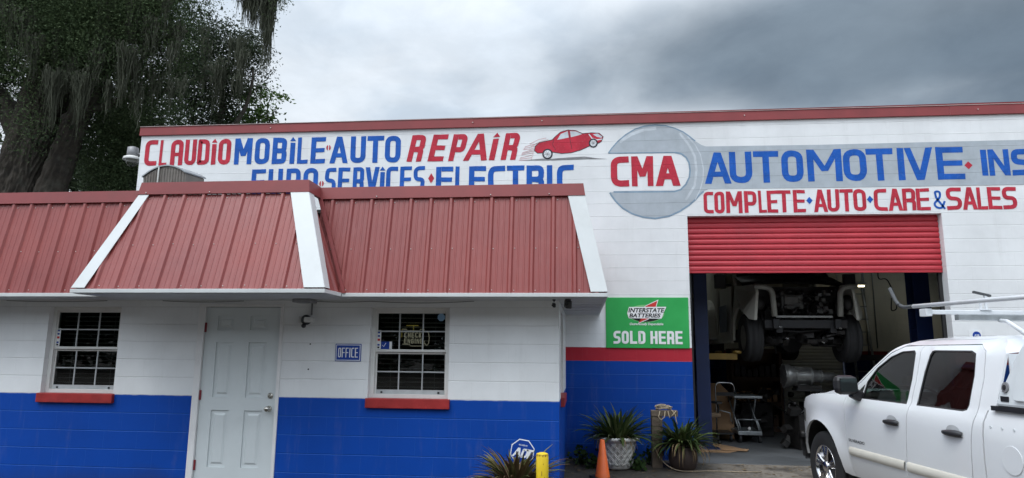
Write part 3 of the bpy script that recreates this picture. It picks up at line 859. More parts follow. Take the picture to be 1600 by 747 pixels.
for a, b, c, d in SKY_:
    mb = MB(); mb.box(a - .05, b + .05, c - .05, d + .05, 4.505, 4.512); mb.build('added_skylight', M_lens, grf)
# parapet strip with its two laps
cp = MB()
cuts = [GX0 - .022, -4.10, -1.75, -.62, 2.55, 5.6, GX1]
for i in range(len(cuts) - 1):
    a, b = cuts[i], cuts[i + 1]; d = .003 * (i % 2); z0_ = 5.160; z1_ = 5.312 + .0008 * (a + 7.5)
    vs = []
    for x in (a, b):
        zt = 5.312 + .0022 * (x + 7.5)
        for (yy, z) in ((Y1 - .004, z0_ - .004), (Y1 - .034 - d, z0_), (Y1 - .026 - d, zt - .012), (Y1 - .030 - d, zt), (Y1 + .24, zt + .012)): vs.append((x, yy, z))
    cp.add(vs, [(j, j + 5, j + 6, j + 1) for j in range(4)])
cp.add([(GX0 - .022, Y1 - .034, 5.16), (GX0 - .022, Y1 - .03, 5.312), (GX0 - .022, 9.2, 5.324), (GX0 - .022, 9.2, 5.16)], [(0, 1, 2, 3)])
pcap = cp.build('parapet_cap', M_capmain, garage, fix=False)
mb = MB(); mb.box(GX0 - .020, GX1, Y1 - .0385, Y1 - .030, 5.3105, 5.3175); mb.build('cap_edge', simple('worn pale edge', (.50, .40, .38), .5), pcap)
for x in (-5.2, -1.75, -.62, 6.0, 2.56): MB().ball((x, Y1 - .04, 5.235), .010, n=6, m=4).build('cap_screw', M_screw, pcap)
# roll-up door: curled slats, stopped three quarters up
mb = MB(); yd = Y1 + .125; nsl = 11; zb_, zt_ = 2.795, 3.72; hs = (zt_ - zb_) / nsl
prof = []
for k in range(nsl):
    z = zb_ + k * hs
    for t, d in ((.0, .0), (.06, -.012), (.25, -.020), (.55, -.021), (.80, -.014), (.92, -.004), (.95, .004)): prof.append((yd + d, z + t * hs))
prof.append((yd + .004, zt_))
vs = [(x, y, z) for (y, z) in prof for x in (BAY[0] + .004, BAY[1] - .004)]
mb.add(vs, [(2 * i, 2 * i + 1, 2 * i + 3, 2 * i + 2) for i in range(len(prof) - 1)])
rd = mb.build('roll_up_door', M_rollred, garage, fix=False)
mb = MB(); mb.box(BAY[0] + .004, BAY[1] - .004, yd - .018, yd + .02, zb_ - .028, zb_ + .002); mb.build('bottom_bar', M_rollred, rd, bevel=.004)
mb = MB(); mb.lathe([(.24, BAY[0] - .1), (.24, BAY[1] + .1)], (0, yd + .32, 3.95), 'x', 20); mb.build('door_drum', M_rollred, rd)
mb = MB()
for a, b in ((BAY[0] + .0035, BAY[0] + .05), (BAY[1] - .05, BAY[1] - .0035)): mb = MB(); mb.box(a, b, yd + .025, yd + .07, .0, 3.7); mb.build('guide_rail', M_blackm, rd)

# painted lettering --------------------------------------------------------
def on_wall(lay=0):
    return lambda x, z, k: (x, Y1 - .0025 - .0003 * (k + lay), z)
ROW = {
 'r1': ([('C', -7.442, -7.215, 4.628, 5.08), ('L', -7.17, -7.032, 4.627, 5.078), ('a', -6.969, -6.746, 4.626, 5.076), ('U', -6.713, -6.507, 4.625, 5.074), ('D', -6.481, -6.272, 4.625, 5.073), ('i', -6.24, -6.141, 4.624, 5.071), ('O', -6.112, -5.888, 4.623, 5.07)], .079, 0, M_rb, 'red painted first word of the upper line'),
 'r2': ([('M', -5.823, -5.513, 4.617, 5.073), ('O', -5.465, -5.205, 4.614, 5.07), ('B', -5.157, -4.908, 4.612, 5.068), ('i', -4.857, -4.754, 4.61, 5.066), ('L', -4.716, -4.53, 4.609, 5.064), ('E', -4.482, -4.234, 4.606, 5.062)], .085, 0, M_bb, 'blue painted second word of the upper line'),
 'r3': ([('A', -4.155, -3.841, 4.603, 5.061), ('U', -3.801, -3.543, 4.6, 5.059), ('T', -3.518, -3.236, 4.598, 5.057), ('O', -3.212, -2.95, 4.596, 5.055)], .085, 0, M_bb, 'blue painted word AUTO of the upper line'),
 'r4': ([('R', -2.80, -2.555, 4.604, 5.056), ('E', -2.45, -2.195, 4.603, 5.055), ('P', -2.11, -1.865, 4.602, 5.054), ('A', -1.862, -1.47, 4.602, 5.053), ('i', -1.452, -1.336, 4.601, 5.053), ('R', -1.25, -1.005, 4.601, 5.052)], .092, .20, M_rb, 'red slanted word REPAIR'),
 's1': ([('E', -5.489, -5.244, 4.083, 4.526), ('U', -5.193, -4.943, 4.085, 4.527), ('R', -4.88, -4.634, 4.087, 4.528), ('O', -4.584, -4.331, 4.089, 4.529)], .080, 0, M_bb, 'blue painted word EURO half behind the roof'),
 's2': ([('S', -4.214, -4.025, 4.088, 4.527), ('E', -3.988, -3.787, 4.089, 4.526), ('R', -3.737, -3.55, 4.089, 4.526), ('V', -3.53, -3.289, 4.09, 4.526), ('i', -3.283, -3.197, 4.091, 4.526), ('C', -3.178, -2.98, 4.091, 4.525), ('E', -2.944, -2.75, 4.092, 4.525), ('S', -2.716, -2.533, 4.092, 4.525)], .076, 0, M_bb, 'blue painted word SERVICES half behind the roof'),
 's3': ([('E', -2.344, -2.062, 4.076, 4.507), ('L', -2.025, -1.844, 4.076, 4.506), ('E', -1.804, -1.525, 4.076, 4.505), ('C', -1.491, -1.213, 4.077, 4.504), ('T', -1.185, -0.903, 4.077, 4.503), ('R', -0.87, -0.587, 4.077, 4.502), ('I', -0.541, -0.452, 4.077, 4.501), ('C', -0.383, -0.113, 4.078, 4.5)], .088, 0, M_bb, 'blue painted word ELECTRIC half behind the roof'),
 'c1': ([('C', 0.473, 0.755, 4.129, 4.619), ('M', 0.796, 1.134, 4.129, 4.618), ('A', 1.168, 1.548, 4.129, 4.616)], .112, 0, M_rb, 'three heavy red letters inside the spanner jaw'),
 'a1': ([('A', 1.923, 2.324, 4.151, 4.653), ('U', 2.303, 2.643, 4.153, 4.656), ('T', 2.667, 3.046, 4.155, 4.659), ('O', 3.088, 3.409, 4.157, 4.662), ('M', 3.467, 3.98, 4.16, 4.666), ('O', 4.0, 4.339, 4.159, 4.661), ('T', 4.339, 4.731, 4.158, 4.662), ('I', 4.774, 4.905, 4.158, 4.662), ('V', 4.895, 5.308, 4.157, 4.663), ('E', 5.348, 5.739, 4.156, 4.664)], .098, 0, M_bb, 'large blue word on the spanner handle'),
 'a2': ([('I', 5.972, 6.076, 4.207, 4.611), ('N', 6.086, 6.381, 4.206, 4.611), ('S', 6.405, 6.679, 4.204, 4.61)], .086, 0, M_bb, 'smaller blue word at the far end of the handle'),
 'b1': ([('C', 1.891, 2.038, 3.681, 4.022), ('O', 2.054, 2.205, 3.682, 4.023), ('M', 2.229, 2.472, 3.682, 4.024), ('P', 2.502, 2.684, 3.682, 4.026), ('L', 2.712, 2.833, 3.682, 4.027), ('E', 2.84, 3.0, 3.682, 4.028), ('T', 2.994, 3.194, 3.682, 4.029), ('E', 3.229, 3.408, 3.682, 4.031)], .057, 0, M_rb, 'red word COMPLETE above the bay'),
 'b2': ([('A', 3.525, 3.73, 3.683, 4.032), ('U', 3.73, 3.905, 3.686, 4.032), ('T', 3.913, 4.107, 3.688, 4.031), ('O', 4.107, 4.291, 3.69, 4.031)], .056, 0, M_rb, 'red word AUTO above the bay'),
 'b3': ([('C', 4.405, 4.594, 3.69, 4.029), ('A', 4.607, 4.815, 3.69, 4.028), ('R', 4.815, 5.003, 3.69, 4.028), ('E', 5.013, 5.206, 3.69, 4.027)], .056, 0, M_rb, 'red word CARE above the bay'),
 'b4': ([('&', 5.242, 5.414, 3.707, 3.998)], .030, 0, M_bb, 'blue ampersand'),
 'b5': ([('S', 5.437, 5.654, 3.692, 4.033), ('A', 5.661, 5.87, 3.692, 4.032), ('L', 5.87, 6.011, 3.692, 4.031), ('E', 6.02, 6.207, 3.693, 4.03), ('S', 6.222, 6.424, 3.693, 4.028)], .058, 0, M_rb, 'red word SALES right of the ampersand'),
}
def jitter(x, z):      # brush-painted edges wander a little
    return x + .0025 * math.sin(z * 31 + x * 7) , z + .0025 * math.sin(x * 23 + z * 5)
for key, (let, sw, sl_, mt, lab) in ROW.items():
    mb = MB(); fn = on_wall(6)
    put_word(mb, let, sw, lambda x, z, k: fn(*jitter(x, z), k), sl_)
    mb.build('painted_word', mt, garage, fix=False, label=lab)
def flat(mb, pts, lay): return mb.poly([(x, Y1 - .0025 - .0003 * lay, z) for x, z in pts])
def line(mb, pts, w, lay):
    for q in ribbon2(pts, w): flat(mb, q, lay)
    return mb
for (x, z, a, b, mt, lab) in ((-2.424, 4.318, .05, .085, M_rb, 'tall red painted diamond'), (5.799, 4.372, .058, .062, M_rb, 'red painted diamond'), (3.468, 3.864, .046, .058, M_bb, 'blue painted diamond'), (4.350, 3.868, .046, .058, M_bb, 'blue painted diamond')):
    mb = MB(); flat(mb, [(x - a, z), (x, z - b), (x + a, z), (x, z + b)], 6); mb.build('painted_diamond', mt, garage, fix=False, label=lab)
for (x, z) in ((-4.182, 4.874), (-4.268, 4.26)):
    mb = MB(); flat(mb, [(x - .010, z - .045)] + circle2(x - .008, z, .030, .045, 9, 1.5 * PI, .5 * PI) + [(x - .010, z + .045)], 6)
    flat(mb, [(x + .010, z + .045)] + circle2(x + .008, z, .030, .045, 9, .5 * PI, -.5 * PI) + [(x + .010, z - .045)], 6)
    mb.build('painted_dot', M_rb, garage, fix=False, label='red painted split dot')
# the spanner
top = [(0.438, 4.679), (0.496, 4.762), (0.595, 4.875), (0.718, 4.979), (0.866, 5.068), (1.013, 5.113), (1.182, 5.129), (1.351, 5.111), (1.494, 5.062), (1.612, 5.003), (1.705, 4.929), (1.797, 4.846), (1.89, 4.781), (1.96, 4.755), (3.668, 4.742), (9.3, 4.76)]
bot = [(9.3, 4.058), (3.624, 4.060), (1.969, 4.066), (1.898, 4.034), (1.825, 3.973), (1.764, 3.901), (1.667, 3.816), (1.523, 3.72), (1.356, 3.644), (1.143, 3.61), (0.955, 3.634), (0.79, 3.692), (0.648, 3.781), (0.542, 3.893), (0.472, 3.994), (0.452, 4.035)]
slot = [(0.509, 4.043), (1.451, 4.036), (1.546, 4.064), (1.631, 4.149), (1.687, 4.26), (1.702, 4.371), (1.69, 4.496), (1.646, 4.585), (1.576, 4.644), (1.482, 4.667)]
mb = MB(); flat(mb, top + bot + slot, 0)
sp = mb.build('painted_spanner', M_grey, garage, fix=False, label='grey painted open-end spanner behind the letters')
mb = MB()
line(mb, top[:12], .020, 2); line(mb, bot[3:], .026, 2); line(mb, slot, .026, 2); line(mb, [(0.438, 4.679), (1.482, 4.667)], .018, 2)
mb.build('spanner_outline', M_greyb, sp, fix=False)
mb = MB(); line(mb, [(1.681, 4.925), (1.795, 4.783), (1.872, 4.618), (1.906, 4.392), (1.893, 4.219), (1.84, 4.047), (1.764, 3.901)], .016, 3)
mb.build('spanner_highlight', M_greyl, sp, fix=False)
mb = MB(); line(mb, [(1.560, 4.985), (1.70, 4.78), (1.78, 4.6), (1.80, 4.38), (1.76, 4.12), (1.62, 3.9)], .035, 2)
mb.build('spanner_highlight', M_greyl, sp, fix=False)
mb = MB(); line(mb, [(.62, 4.86), (.8, 4.98), (1.0, 5.05), (1.2, 5.07)], .05, 2)
mb.build('spanner_highlight', M_greyl, sp, fix=False)
# the painted red car
car = [(-0.743, 4.747), (-0.73, 4.819), (-0.665, 4.879), (-0.562, 4.901), (-0.459, 4.92), (-0.394, 4.985), (-0.317, 5.051), (-0.201, 5.08), (-0.073, 5.066), (0.029, 5.015), (0.183, 5.024), (0.297, 5.014), (0.36, 4.953), (0.329, 4.874), (0.257, 4.836), (0.13, 4.799), (0.002, 4.741), (-0.152, 4.699), (-0.305, 4.689), (-0.433, 4.713), (-0.562, 4.708), (-0.691, 4.703)]
mb = MB(); flat(mb, car, 1)
pc = mb.build('painted_car', M_rb, garage, fix=False, label='small red car painted leaping beside the word REPAIR')
mb = MB(); flat(mb, [(-0.376, 4.918), (-0.317, 5.016), (-0.206, 5.061), (-0.189, 4.953)], 2); mb.build('painted_glass', M_greyl, pc, fix=False); mb = MB(); flat(mb, [(-0.17, 5.06), (-0.073, 5.052), (0.029, 5.007), (-0.048, 4.982), (-0.155, 4.958)], 2)
flat(mb, [(0.195, 4.997), (0.272, 5.009), (0.347, 4.954), (0.329, 4.935), (0.258, 4.955)], 2)
mb.build('painted_glass', M_greyl, pc, fix=False)
mb = MB(); line(mb, car + [car[0]], .010, 3); line(mb, [(-.19, 5.075), (-.175, 4.95), (-.14, 4.76)], .008, 3); line(mb, [(-.43, 4.93), (-.45, 4.84), (-.40, 4.75)], .007, 3)
for (x, z, r) in ((-.531, 4.686, .088), (.201, 4.851, .076)): flat(mb, circle2(x, z, r * .95, r), 4)
mb.build('painted_tyre', M_black, pc, fix=False)
mb = MB()
for (x, z, r) in ((-.531, 4.686, .060), (.201, 4.851, .050)): flat(mb, circle2(x, z, r, r * 1.05), 5)
line(mb, [(0.132, 5.004), (0.182, 4.931), (0.258, 4.903), (0.345, 4.915)], .018, 3)
mb.build('painted_hub', M_mwhite, pc, fix=False)
mb = MB()
for (x, z, r) in ((-.531, 4.686, .055), (.201, 4.851, .046)):
    for k in range(4):
        a = k * PI / 4 + .3; line(mb, [(x - r * math.cos(a), z - r * math.sin(a)), (x + r * math.cos(a), z + r * math.sin(a))], .006, 6 + k)
mb.build('painted_spokes', M_smear, pc, fix=False)
mb = MB(); flat(mb, [(-0.95, 4.585), (-0.639, 4.612), (-0.459, 4.606), (-.2, 4.622), (0.052, 4.632), (.25, 4.60), (0.431, 4.583), (.1, 4.586), (-0.459, 4.578)], 1); mb.build('painted_shadow', M_smear, pc, fix=False)
mb = MB()
for k in range(9):
    z = 4.86 - k * .03; pts = [(-.70 - .01 * k, z), (-.80, z - .015 - .01 * math.sin(k)), (-.90 - .012 * k, z - .05 + .01 * (k % 3))]
    line(mb, pts, .006, 1 + k % 2)
line(mb, [(-.55, 4.955), (-.68, 4.93), (-.82, 4.86)], .005, 3); line(mb, [(-.52, 4.93), (-.64, 4.90), (-.80, 4.82)], .005, 4)
mb.build('painted_speed_lines', M_pink, pc, fix=False)

# ------------------------------------------------------------------ signs and fittings on the walls
t = thing('office_sign', 'small blue sign with white border reading OFFICE beside the window', 'sign', (-2.632, 0, 1.52))
mb = MB(); mb.box(-2.783, -2.483, -.008, -.002, 1.4235, 1.617); mb.build('sign_board', M_bsign, t)
mb = MB(); mb.box(-2.775, -2.491, -.0100, -.0082, 1.4315, 1.609); mb.build('sign_border', M_wsign, t)
mb = MB(); mb.box(-2.767, -2.499, -.0120, -.0102, 1.4395, 1.601); mb.build('sign_field', M_bsign, t)
mb = MB(); put_word(mb, line_of('OFFICE', -2.748, -2.518, 1.466, 1.574, .24), .0110, lambda x, z, k: (x, -.0130 - .0002 * k, z)); mb.build('sign_lettering', M_wsign, t, fix=False)

BX = lambda fx: .360 + fx * 1.242
BZ = lambda fz: 1.6185 + fz * .762
t = thing('battery_sign', 'large green sign reading SOLD HERE on the wall beside the open bay', 'sign', (.98, Y1, 2.0))
mb = MB(); mb.box(BX(0), BX(1), Y1 - .018, Y1 - .003, BZ(0), BZ(1)); mb.build('sign_board', M_green, t, bevel=.002)
fb = lambda lay: (lambda x, z, k=0: (x, Y1 - .0195 - .0006 * lay - .00012 * k, z))
def fpoly(name, pts, mat, lay, lab=None):
    mb = MB(); f = fb(lay); mb.poly([f(BX(a), BZ(b)) for a, b in pts]); return mb.build(name, mat, t, fix=False, label=lab)
fpoly('logo_outline', circle2(.485, .68, .225, .175), M_lgreen, 0)
fpoly('logo_oval', circle2(.485, .665, .205, .150), M_slogo, 1)
bolt = [(.63, .935), (.605, .80), (.66, .80), (.44, .60), (.40, .50), (.52, .58), (.50, .66), (.36, .74), (.47, .80), (.49, .83)]
fpoly('logo_bolt_edge', [(a + (a - .5) * .10, b + (b - .7) * .10) for a, b in bolt], M_wsign, 2)
fpoly('logo_bolt', bolt, M_rlogo, 3)
fpoly('logo_plate', [(.262, .685), (.285, .81), (.735, .815), (.70, .69), (.675, .58), (.28, .585)], M_wsign, 4)
mb = MB(); f = fb(6)
put_text(mb, 'INTERSTATE', BX(.275), BX(.70), BZ(.70), BZ(.79), f, .25, .03); put_text(mb, 'BATTERIES', BX(.285), BX(.655), BZ(.60), BZ(.682), f, .25, .03)
mb.build('logo_lettering', M_slogo, t, fix=False)
mb = MB(); put_text(mb, 'Outrageously Dependable', BX(.285), BX(.69), BZ(.435), BZ(.498), f, .2, .02); mb.build('motto_lettering', M_wsign, t, fix=False)
mb = MB(); f7 = lambda x, z, k: (x, Y1 - .0225 - .00015 * k, z)
put_word(mb, line_of('SOLD', BX(.09), BX(.475), BZ(.08), BZ(.335), .16), .044, f7); put_word(mb, line_of('HERE', BX(.535), BX(.918), BZ(.08), BZ(.335), .16), .044, f7)
mb.build('sign_lettering', M_wsign, t, fix=False)

t = thing('wall_notice', 'small white notice with a round blue emblem on the wall behind the ladder rack', 'sign', (5.65, Y1, 1.85))
mb = MB(); mb.box(5.565, 5.740, Y1 - .008, Y1 - .003, 1.770, 1.918); mb.build('notice_board', M_wsign, t)
mb = MB(); mb.prism(circle2(5.665, 1.838, .056), lambda x, z: (x, Y1 - .0105, z), lambda x, z: (x, Y1 - .0085, z)); mb.build('blue_emblem', M_bsign, t)
mb = MB(); put_text(mb, 'ASE', 5.63, 5.70, 1.825, 1.853, lambda x, z, k: (x, Y1 - .0115, z), 0, .02); mb.build('emblem_lettering', M_wsign, t, fix=False)

t = thing('neon_sign', 'faintly lit tube sign reading CHECK ENGINE behind the window glass', 'sign', (-1.93, .135, 1.7))
ys = .140
mb = MB(); r = .0042
mb.tube([(-2.055, ys, 1.79), (-2.005, ys, 1.79), (-2.0, ys, 1.772), (-1.85, ys, 1.772), (-1.845, ys, 1.79), (-1.80, ys, 1.79), (-1.795, ys, 1.755)], r, 6)
mb.tube([(-2.05, ys, 1.62), (-1.97, ys, 1.62), (-1.95, ys, 1.600), (-1.80, ys, 1.600), (-1.795, ys, 1.66)], r, 6)
mb.tube([(-1.79, ys, 1.635), (-1.765, ys, 1.605), (-1.745, ys, 1.63), (-1.738, ys, 1.69), (-1.748, ys, 1.75), (-1.775, ys, 1.765)], r, 6)
mb.build('engine_outline', M_neonoff, t)
mb = MB(); mb.tube([(-2.01, ys, 1.832), (-1.87, ys, 1.832)], .0055, 6); mb.tube([(-1.925, ys, 1.83), (-1.925, ys, 1.775)], .004, 6); mb.tube([(-2.085, ys, 1.765), (-2.085, ys, 1.62)], .005, 6)
mb.tube([(-2.085, ys, 1.70), (-2.06, ys, 1.70), (-2.06, ys, 1.79)], .004, 6)
mb.build('yellow_tube', M_neonyel, t)
mb = MB()
put_word(mb, line_of('CHECK', -2.030, -1.828, 1.695, 1.754, .35), .0105, lambda x, z, k: (x, ys - .004 - .0002 * k, z)); put_word(mb, line_of('ENGINE', -2.030, -1.812, 1.628, 1.684, .35), .0105, lambda x, z, k: (x, ys - .004 - .0002 * k, z))
mb.build('tube_lettering', M_neonoff, t, fix=False)
mb = MB()
for x in (-2.0, -1.85): mb.tube([(x, ys + .002, 1.79), (x, ys + .004, 1.97)], .0012, 4)
mb.build('hanging_wire', M_dark, t)

t = thing('floodlight_camera', 'black and white motion camera lamp on the wall between door and OFFICE sign', 'camera', (-3.12, 0, 1.88))
mb = MB(); mb.box(-3.235, -3.165, -.022, -.002, 1.845, 1.925); mb.build('wall_plate', M_lampwht, t, bevel=.006)
mb = MB(); mb.tube([(-3.19, -.022, 1.885), (-3.165, -.06, 1.885), (-3.13, -.075, 1.885)], .013, 8); mb.build('bracket', M_dark, t)
mb = MB(); mb.ball((-3.112, -.09, 1.882), .062, .05, .058, 16, 10); mb.ball((-3.135, -.10, 1.815), .026, .03, .026); mb.build('housing', M_dark, t)
mb = MB(); mb.obox((-3.062, -.128, 1.882), .115, .05, .062, .15); mb.build('lamp_face', M_lampwht, t, bevel=.016)
mb = MB(); mb.tube([(-3.085, -.012, 1.94), (-3.085, -.012, 2.10)], .010, 8); mb.build('conduit', M_lampgry, t)
t = tag(MB().box(-3.20, -2.99, -.30, -.10, 2.066, 2.105).build('junction_box', M_lampgry, None, .006, org=(-3.1, -.2, 2.1)), 'grey flat box under the eave above the motion camera', 'junction box')
def cam_thing(x, y, z, s, lab, tilt):
    t = thing('security_camera', lab, 'camera', (x, y, z))
    mb = MB(); mb.lathe([(.030 * s, 0), (.028 * s, -.012), (.012 * s, -.016), (.010 * s, -.045 * s)], (x, y, 2.107), 'z', 14); mb.build('mount', M_dark, t)
    mb = MB(); mb.obox((x, y - .02, z), .055 * s, .10 * s, .072 * s, .25, tilt); mb.build('housing', M_dark, t, bevel=.010)
    mb = MB(); mb.lathe([(.020 * s, 0), (.018 * s, -.008)], (x - .012, y - .068 * s, z - .004), 'y', 12); mb.build('lens', M_slogo, t)
cam_thing(-.300, -.20, 2.045, .62, 'smaller black camera under the eave end, left of the larger one', .3)
cam_thing(-.150, -.20, 2.055, 1.15, 'larger black camera hanging under the eave end at the office corner', .2)

# lamp on the far corner of the garage
t = thing('barn_light', 'grey barn light with white reflector on the garage corner by the trees', 'lamp', (-7.6, 3.1, 4.9))
lx, ly = -7.775, 3.12
mb = MB(); mb.lathe([(.05, .20), (.088, .185), (.092, .06), (.08, .03)], (lx, ly, 4.815), 'z', 20); mb.build('housing', M_lampgry, t)
mb = MB(); mb.lathe([(.085, .035), (.135, .012), (.150, -.035), (.146, -.037), (.128, .006), (.07, .024)], (lx, ly, 4.815), 'z', 24); mb.build('reflector', M_lampwht, t)
mb = MB(); mb.lathe([(.095, .0), (.09, -.07), (.06, -.12), (.015, -.135)], (lx, ly, 4.795), 'z', 18); mb.build('lens', M_lens, t)
mb = MB(); mb.tube([(lx + .07, ly, 4.90), (-7.60, ly, 4.88), (-7.535, ly, 4.80)], .018, 8); mb.box(-7.56, -7.533, ly - .05, ly + .05, 4.72, 4.86); mb.build('bracket', M_lampgry, t)

# vent hood on the office roof
t = thing('roof_vent', 'weathered grey vent hood with arched top on the office roof', 'vent', (-5.6, 1.0, 3.14))
cx, cy, ang = -5.58, 1.0, math.radians(-14)
def vf(x, y, z):
    c, s_ = math.cos(ang), math.sin(ang); return (cx + x * c - y * s_, cy + x * s_ + y * c, z)
w_ = .375
arch = [(-w_ + 2 * w_ * i / 14, 3.86 + .125 * (1 - (2 * i / 14 - 1) ** 2)) for i in range(15)]
mb = MB(); mb.prism([(-w_, 3.14), (w_, 3.14)] + arch[::-1], lambda x, z: vf(x, -.16, z), lambda x, z: vf(x, .16, z)); mb.build('hood_body', M_vent, t)
mb = MB(); a2 = [(x * 1.03, z + .004) for x, z in arch]; a3 = [(x * 1.03, z + .022) for x, z in arch]
mb.prism(a2 + a3[::-1], lambda x, z: vf(x, -.18, z), lambda x, z: vf(x, .18, z)); mb.build('arched_cover', M_galv, t)
mb = MB()
for k in range(15):
    x = -w_ + .03 + k * .049
    zt = 3.85 + .12 * (1 - (x / w_) ** 2); vs = [vf(x, -.162, 3.2), vf(x + .012, -.162, 3.2), vf(x + .012, -.162, zt), vf(x, -.162, zt), vf(x + .006, -.174, 3.2), vf(x + .006, -.174, zt)]
    mb.add(vs, [(0, 4, 5, 3), (4, 1, 2, 5)])
mb.build('ribs', M_vent, t, fix=False)
mb = MB(); mb.tube([vf(-.10, -.178, 3.2), vf(-.095, -.178, 3.6), vf(-.09, -.178, 3.98)], .010, 6); mb.build('pale_cable', simple('pale cable', (.45, .45, .43), .6), t)
o = MB().tube(sagline((-17, 9, 5.7), (-6.62, 1.9, 3.55), .35, 24), .014, 6).build('overhead_cable', M_lampgry, None, org=(-9, 4, 4)); tag(o, 'grey service cable dropping from the trees to the office roof', 'cable')

# ------------------------------------------------------------------ foreground and planting bed
t = thing('bollard', 'yellow steel bollard post with rusty chipped rim', 'bollard', (-.378, -1.0, -.13))
rb_ = .0575; c = (-.378, -1.0, 0)
mb = MB(); mb.lathe([(rb_, -.14), (rb_, .602), (rb_ - .003, .608)], c, 'z', 28); mb.build('post', M_yellow, t)
mb = MB(); mb.lathe([(rb_ - .001, .6082), (rb_ * .9, .616), (rb_ * .5, .6235), (.004, .626)], c, 'z', 28); mb.build('cap', M_yellow, t)
mb = MB()
for k in range(15):
    a0 = PI + .25 + k * .19 + RND.uniform(-.05, .05); h = RND.uniform(.006, .022); wd = RND.uniform(.05, .16)
    vs = [(c[0] + (rb_ + .001) * math.cos(a), c[1] + (rb_ + .001) * math.sin(a), z) for a, z in ((a0, .606), (a0 + wd, .606), (a0 + wd * .8, .606 - h), (a0 + wd * .3, .606 - h * RND.uniform(.6, 1)))]
    mb.poly(vs)
for (a0, z, h) in ((4.65, .47, .05), (4.9, .54, .02), (4.2, .38, .03), (4.75, .30, .06), (5.1, .42, .02)):
    mb.poly([(c[0] + (rb_ + .001) * math.cos(a), c[1] + (rb_ + .001) * math.sin(a), z_) for a, z_ in ((a0, z), (a0 + .06, z - .01), (a0 + .05, z - h), (a0 - .01, z - h * .8))])
mb.build('rust_chips', M_rust, t, fix=False)

def octagon(cx_, cz_, r): return circle2(cx_, cz_, r, r, 8, PI / 8, PI / 8 + 2 * PI)
t = thing('yard_sign', 'blue octagonal yard sign with white border behind the reddish plant', 'sign', (-.622, -.33, -.13))
def tilt_(x, z, y=-.33):
    a = math.radians(-9); dx, dz = x + .622, z - .535; return (-.622 + dx * math.cos(a) - dz * math.sin(a), y, .535 + dx * math.sin(a) + dz * math.cos(a))
def oct_part(name, r, ya, yb, mat):
    mb = MB(); mb.prism(octagon(-.622, .535, r), lambda x, z: tilt_(x, z, ya), lambda x, z: tilt_(x, z, yb)); mb.build(name, mat, t)
oct_part('sign_border', .130, -.340, -.335, M_wsign); oct_part('sign_field', .120, -.3425, -.3405, M_bsign)
mb = MB(); let = [('A', -.712, -.625, .475, .568), ('D', -.628, -.560, .475, .568), ('T', -.585, -.515, .475, .568)]
put_word(mb, let, .021, lambda x, z, k: tilt_(x, z, -.3432 - .0002 * k), .25); put_text(mb, 'SECURED BY', -.668, -.576, .592, .606, lambda x, z, k: tilt_(x, z, -.3432), 0, .02)
mb.build('sign_lettering', M_wsign, t, fix=False)
mb = MB(); mb.box(-.637, -.607, -.334, -.326, -.2, .50); mb.build('stake', M_galv, t)

def strap_leaves(mb, c, n, ln, wd, lift=(20, 80), r0=.06, droop=1.0, seed=0, seg=6):
    R_ = random.Random(seed)
    for k in range(n):
        a = R_.uniform(0, 2 * PI); el = math.radians(R_.uniform(*lift)); L_ = ln * R_.uniform(.6, 1.1); w0 = wd * R_.uniform(.7, 1.2)
        d = V((math.cos(a), math.sin(a), 0)); sd = V((-math.sin(a), math.cos(a), 0)); p = V(c) + d * r0 * R_.uniform(.2, 1) + sd * R_.uniform(-.5, .5) * r0
        tw = R_.uniform(-.5, .5); vs = []
        for i in range(seg + 1):
            t_ = i / seg; e2 = el - droop * (t_ ** 1.6) * R_.uniform(.9, 1.05) * (1.25 - el / PI)
            w_ = w0 * (.55 + 1.3 * t_ - 1.85 * t_ * t_ + .02) if t_ > .25 else w0 * (.5 + 1.2 * t_)
            w_ = max(.004, w_)
            up = V((0, 0, 1)) * math.cos(e2) - d * math.sin(e2); s2 = (sd + up * tw * t_).normalized()
            vs += [p - s2 * w_ / 2 + up * w_ * .18, p, p + s2 * w_ / 2 + up * w_ * .18]
            p = p + (d * math.cos(e2) + V((0, 0, 1)) * math.sin(e2)) * L_ / seg
        fs = []
        for i in range(seg):
            b = 3 * i; fs += [(b, b + 1, b + 4, b + 3), (b + 1, b + 2, b + 5, b + 4)]
        mb.add(vs, fs, True)
    return mb
# reddish rosette in front of the yard sign
t = thing('strap_leaf_plant', 'reddish brown strap leaf plant growing by the yellow bollard', 'plant', (-.66, -.62, -.13))
mb = strap_leaves(MB(), (-.66, -.62, .225), 230, .50, .044, (4, 70), .11, .9, 3); mb.build('leaves', M_strapr, t, fix=False)
mb = strap_leaves(MB(), (-.66, -.62, .225), 46, .50, .034, (0, 50), .09, .9, 4); mb.build('green_leaves', M_strap, t, fix=False)
mb = strap_leaves(MB(), (-.66, -.62, .225), 22, .34, .022, (-20, 30), .1, 1.6, 5); mb.build('dry_leaves', M_dead, t, fix=False)
mb = MB(); mb.lathe([(.13, -.14), (.15, .05), (.11, .18), (.05, .28)], (-.66, -.62, 0), 'z', 14); mb.build('root_clump', M_soil, t)

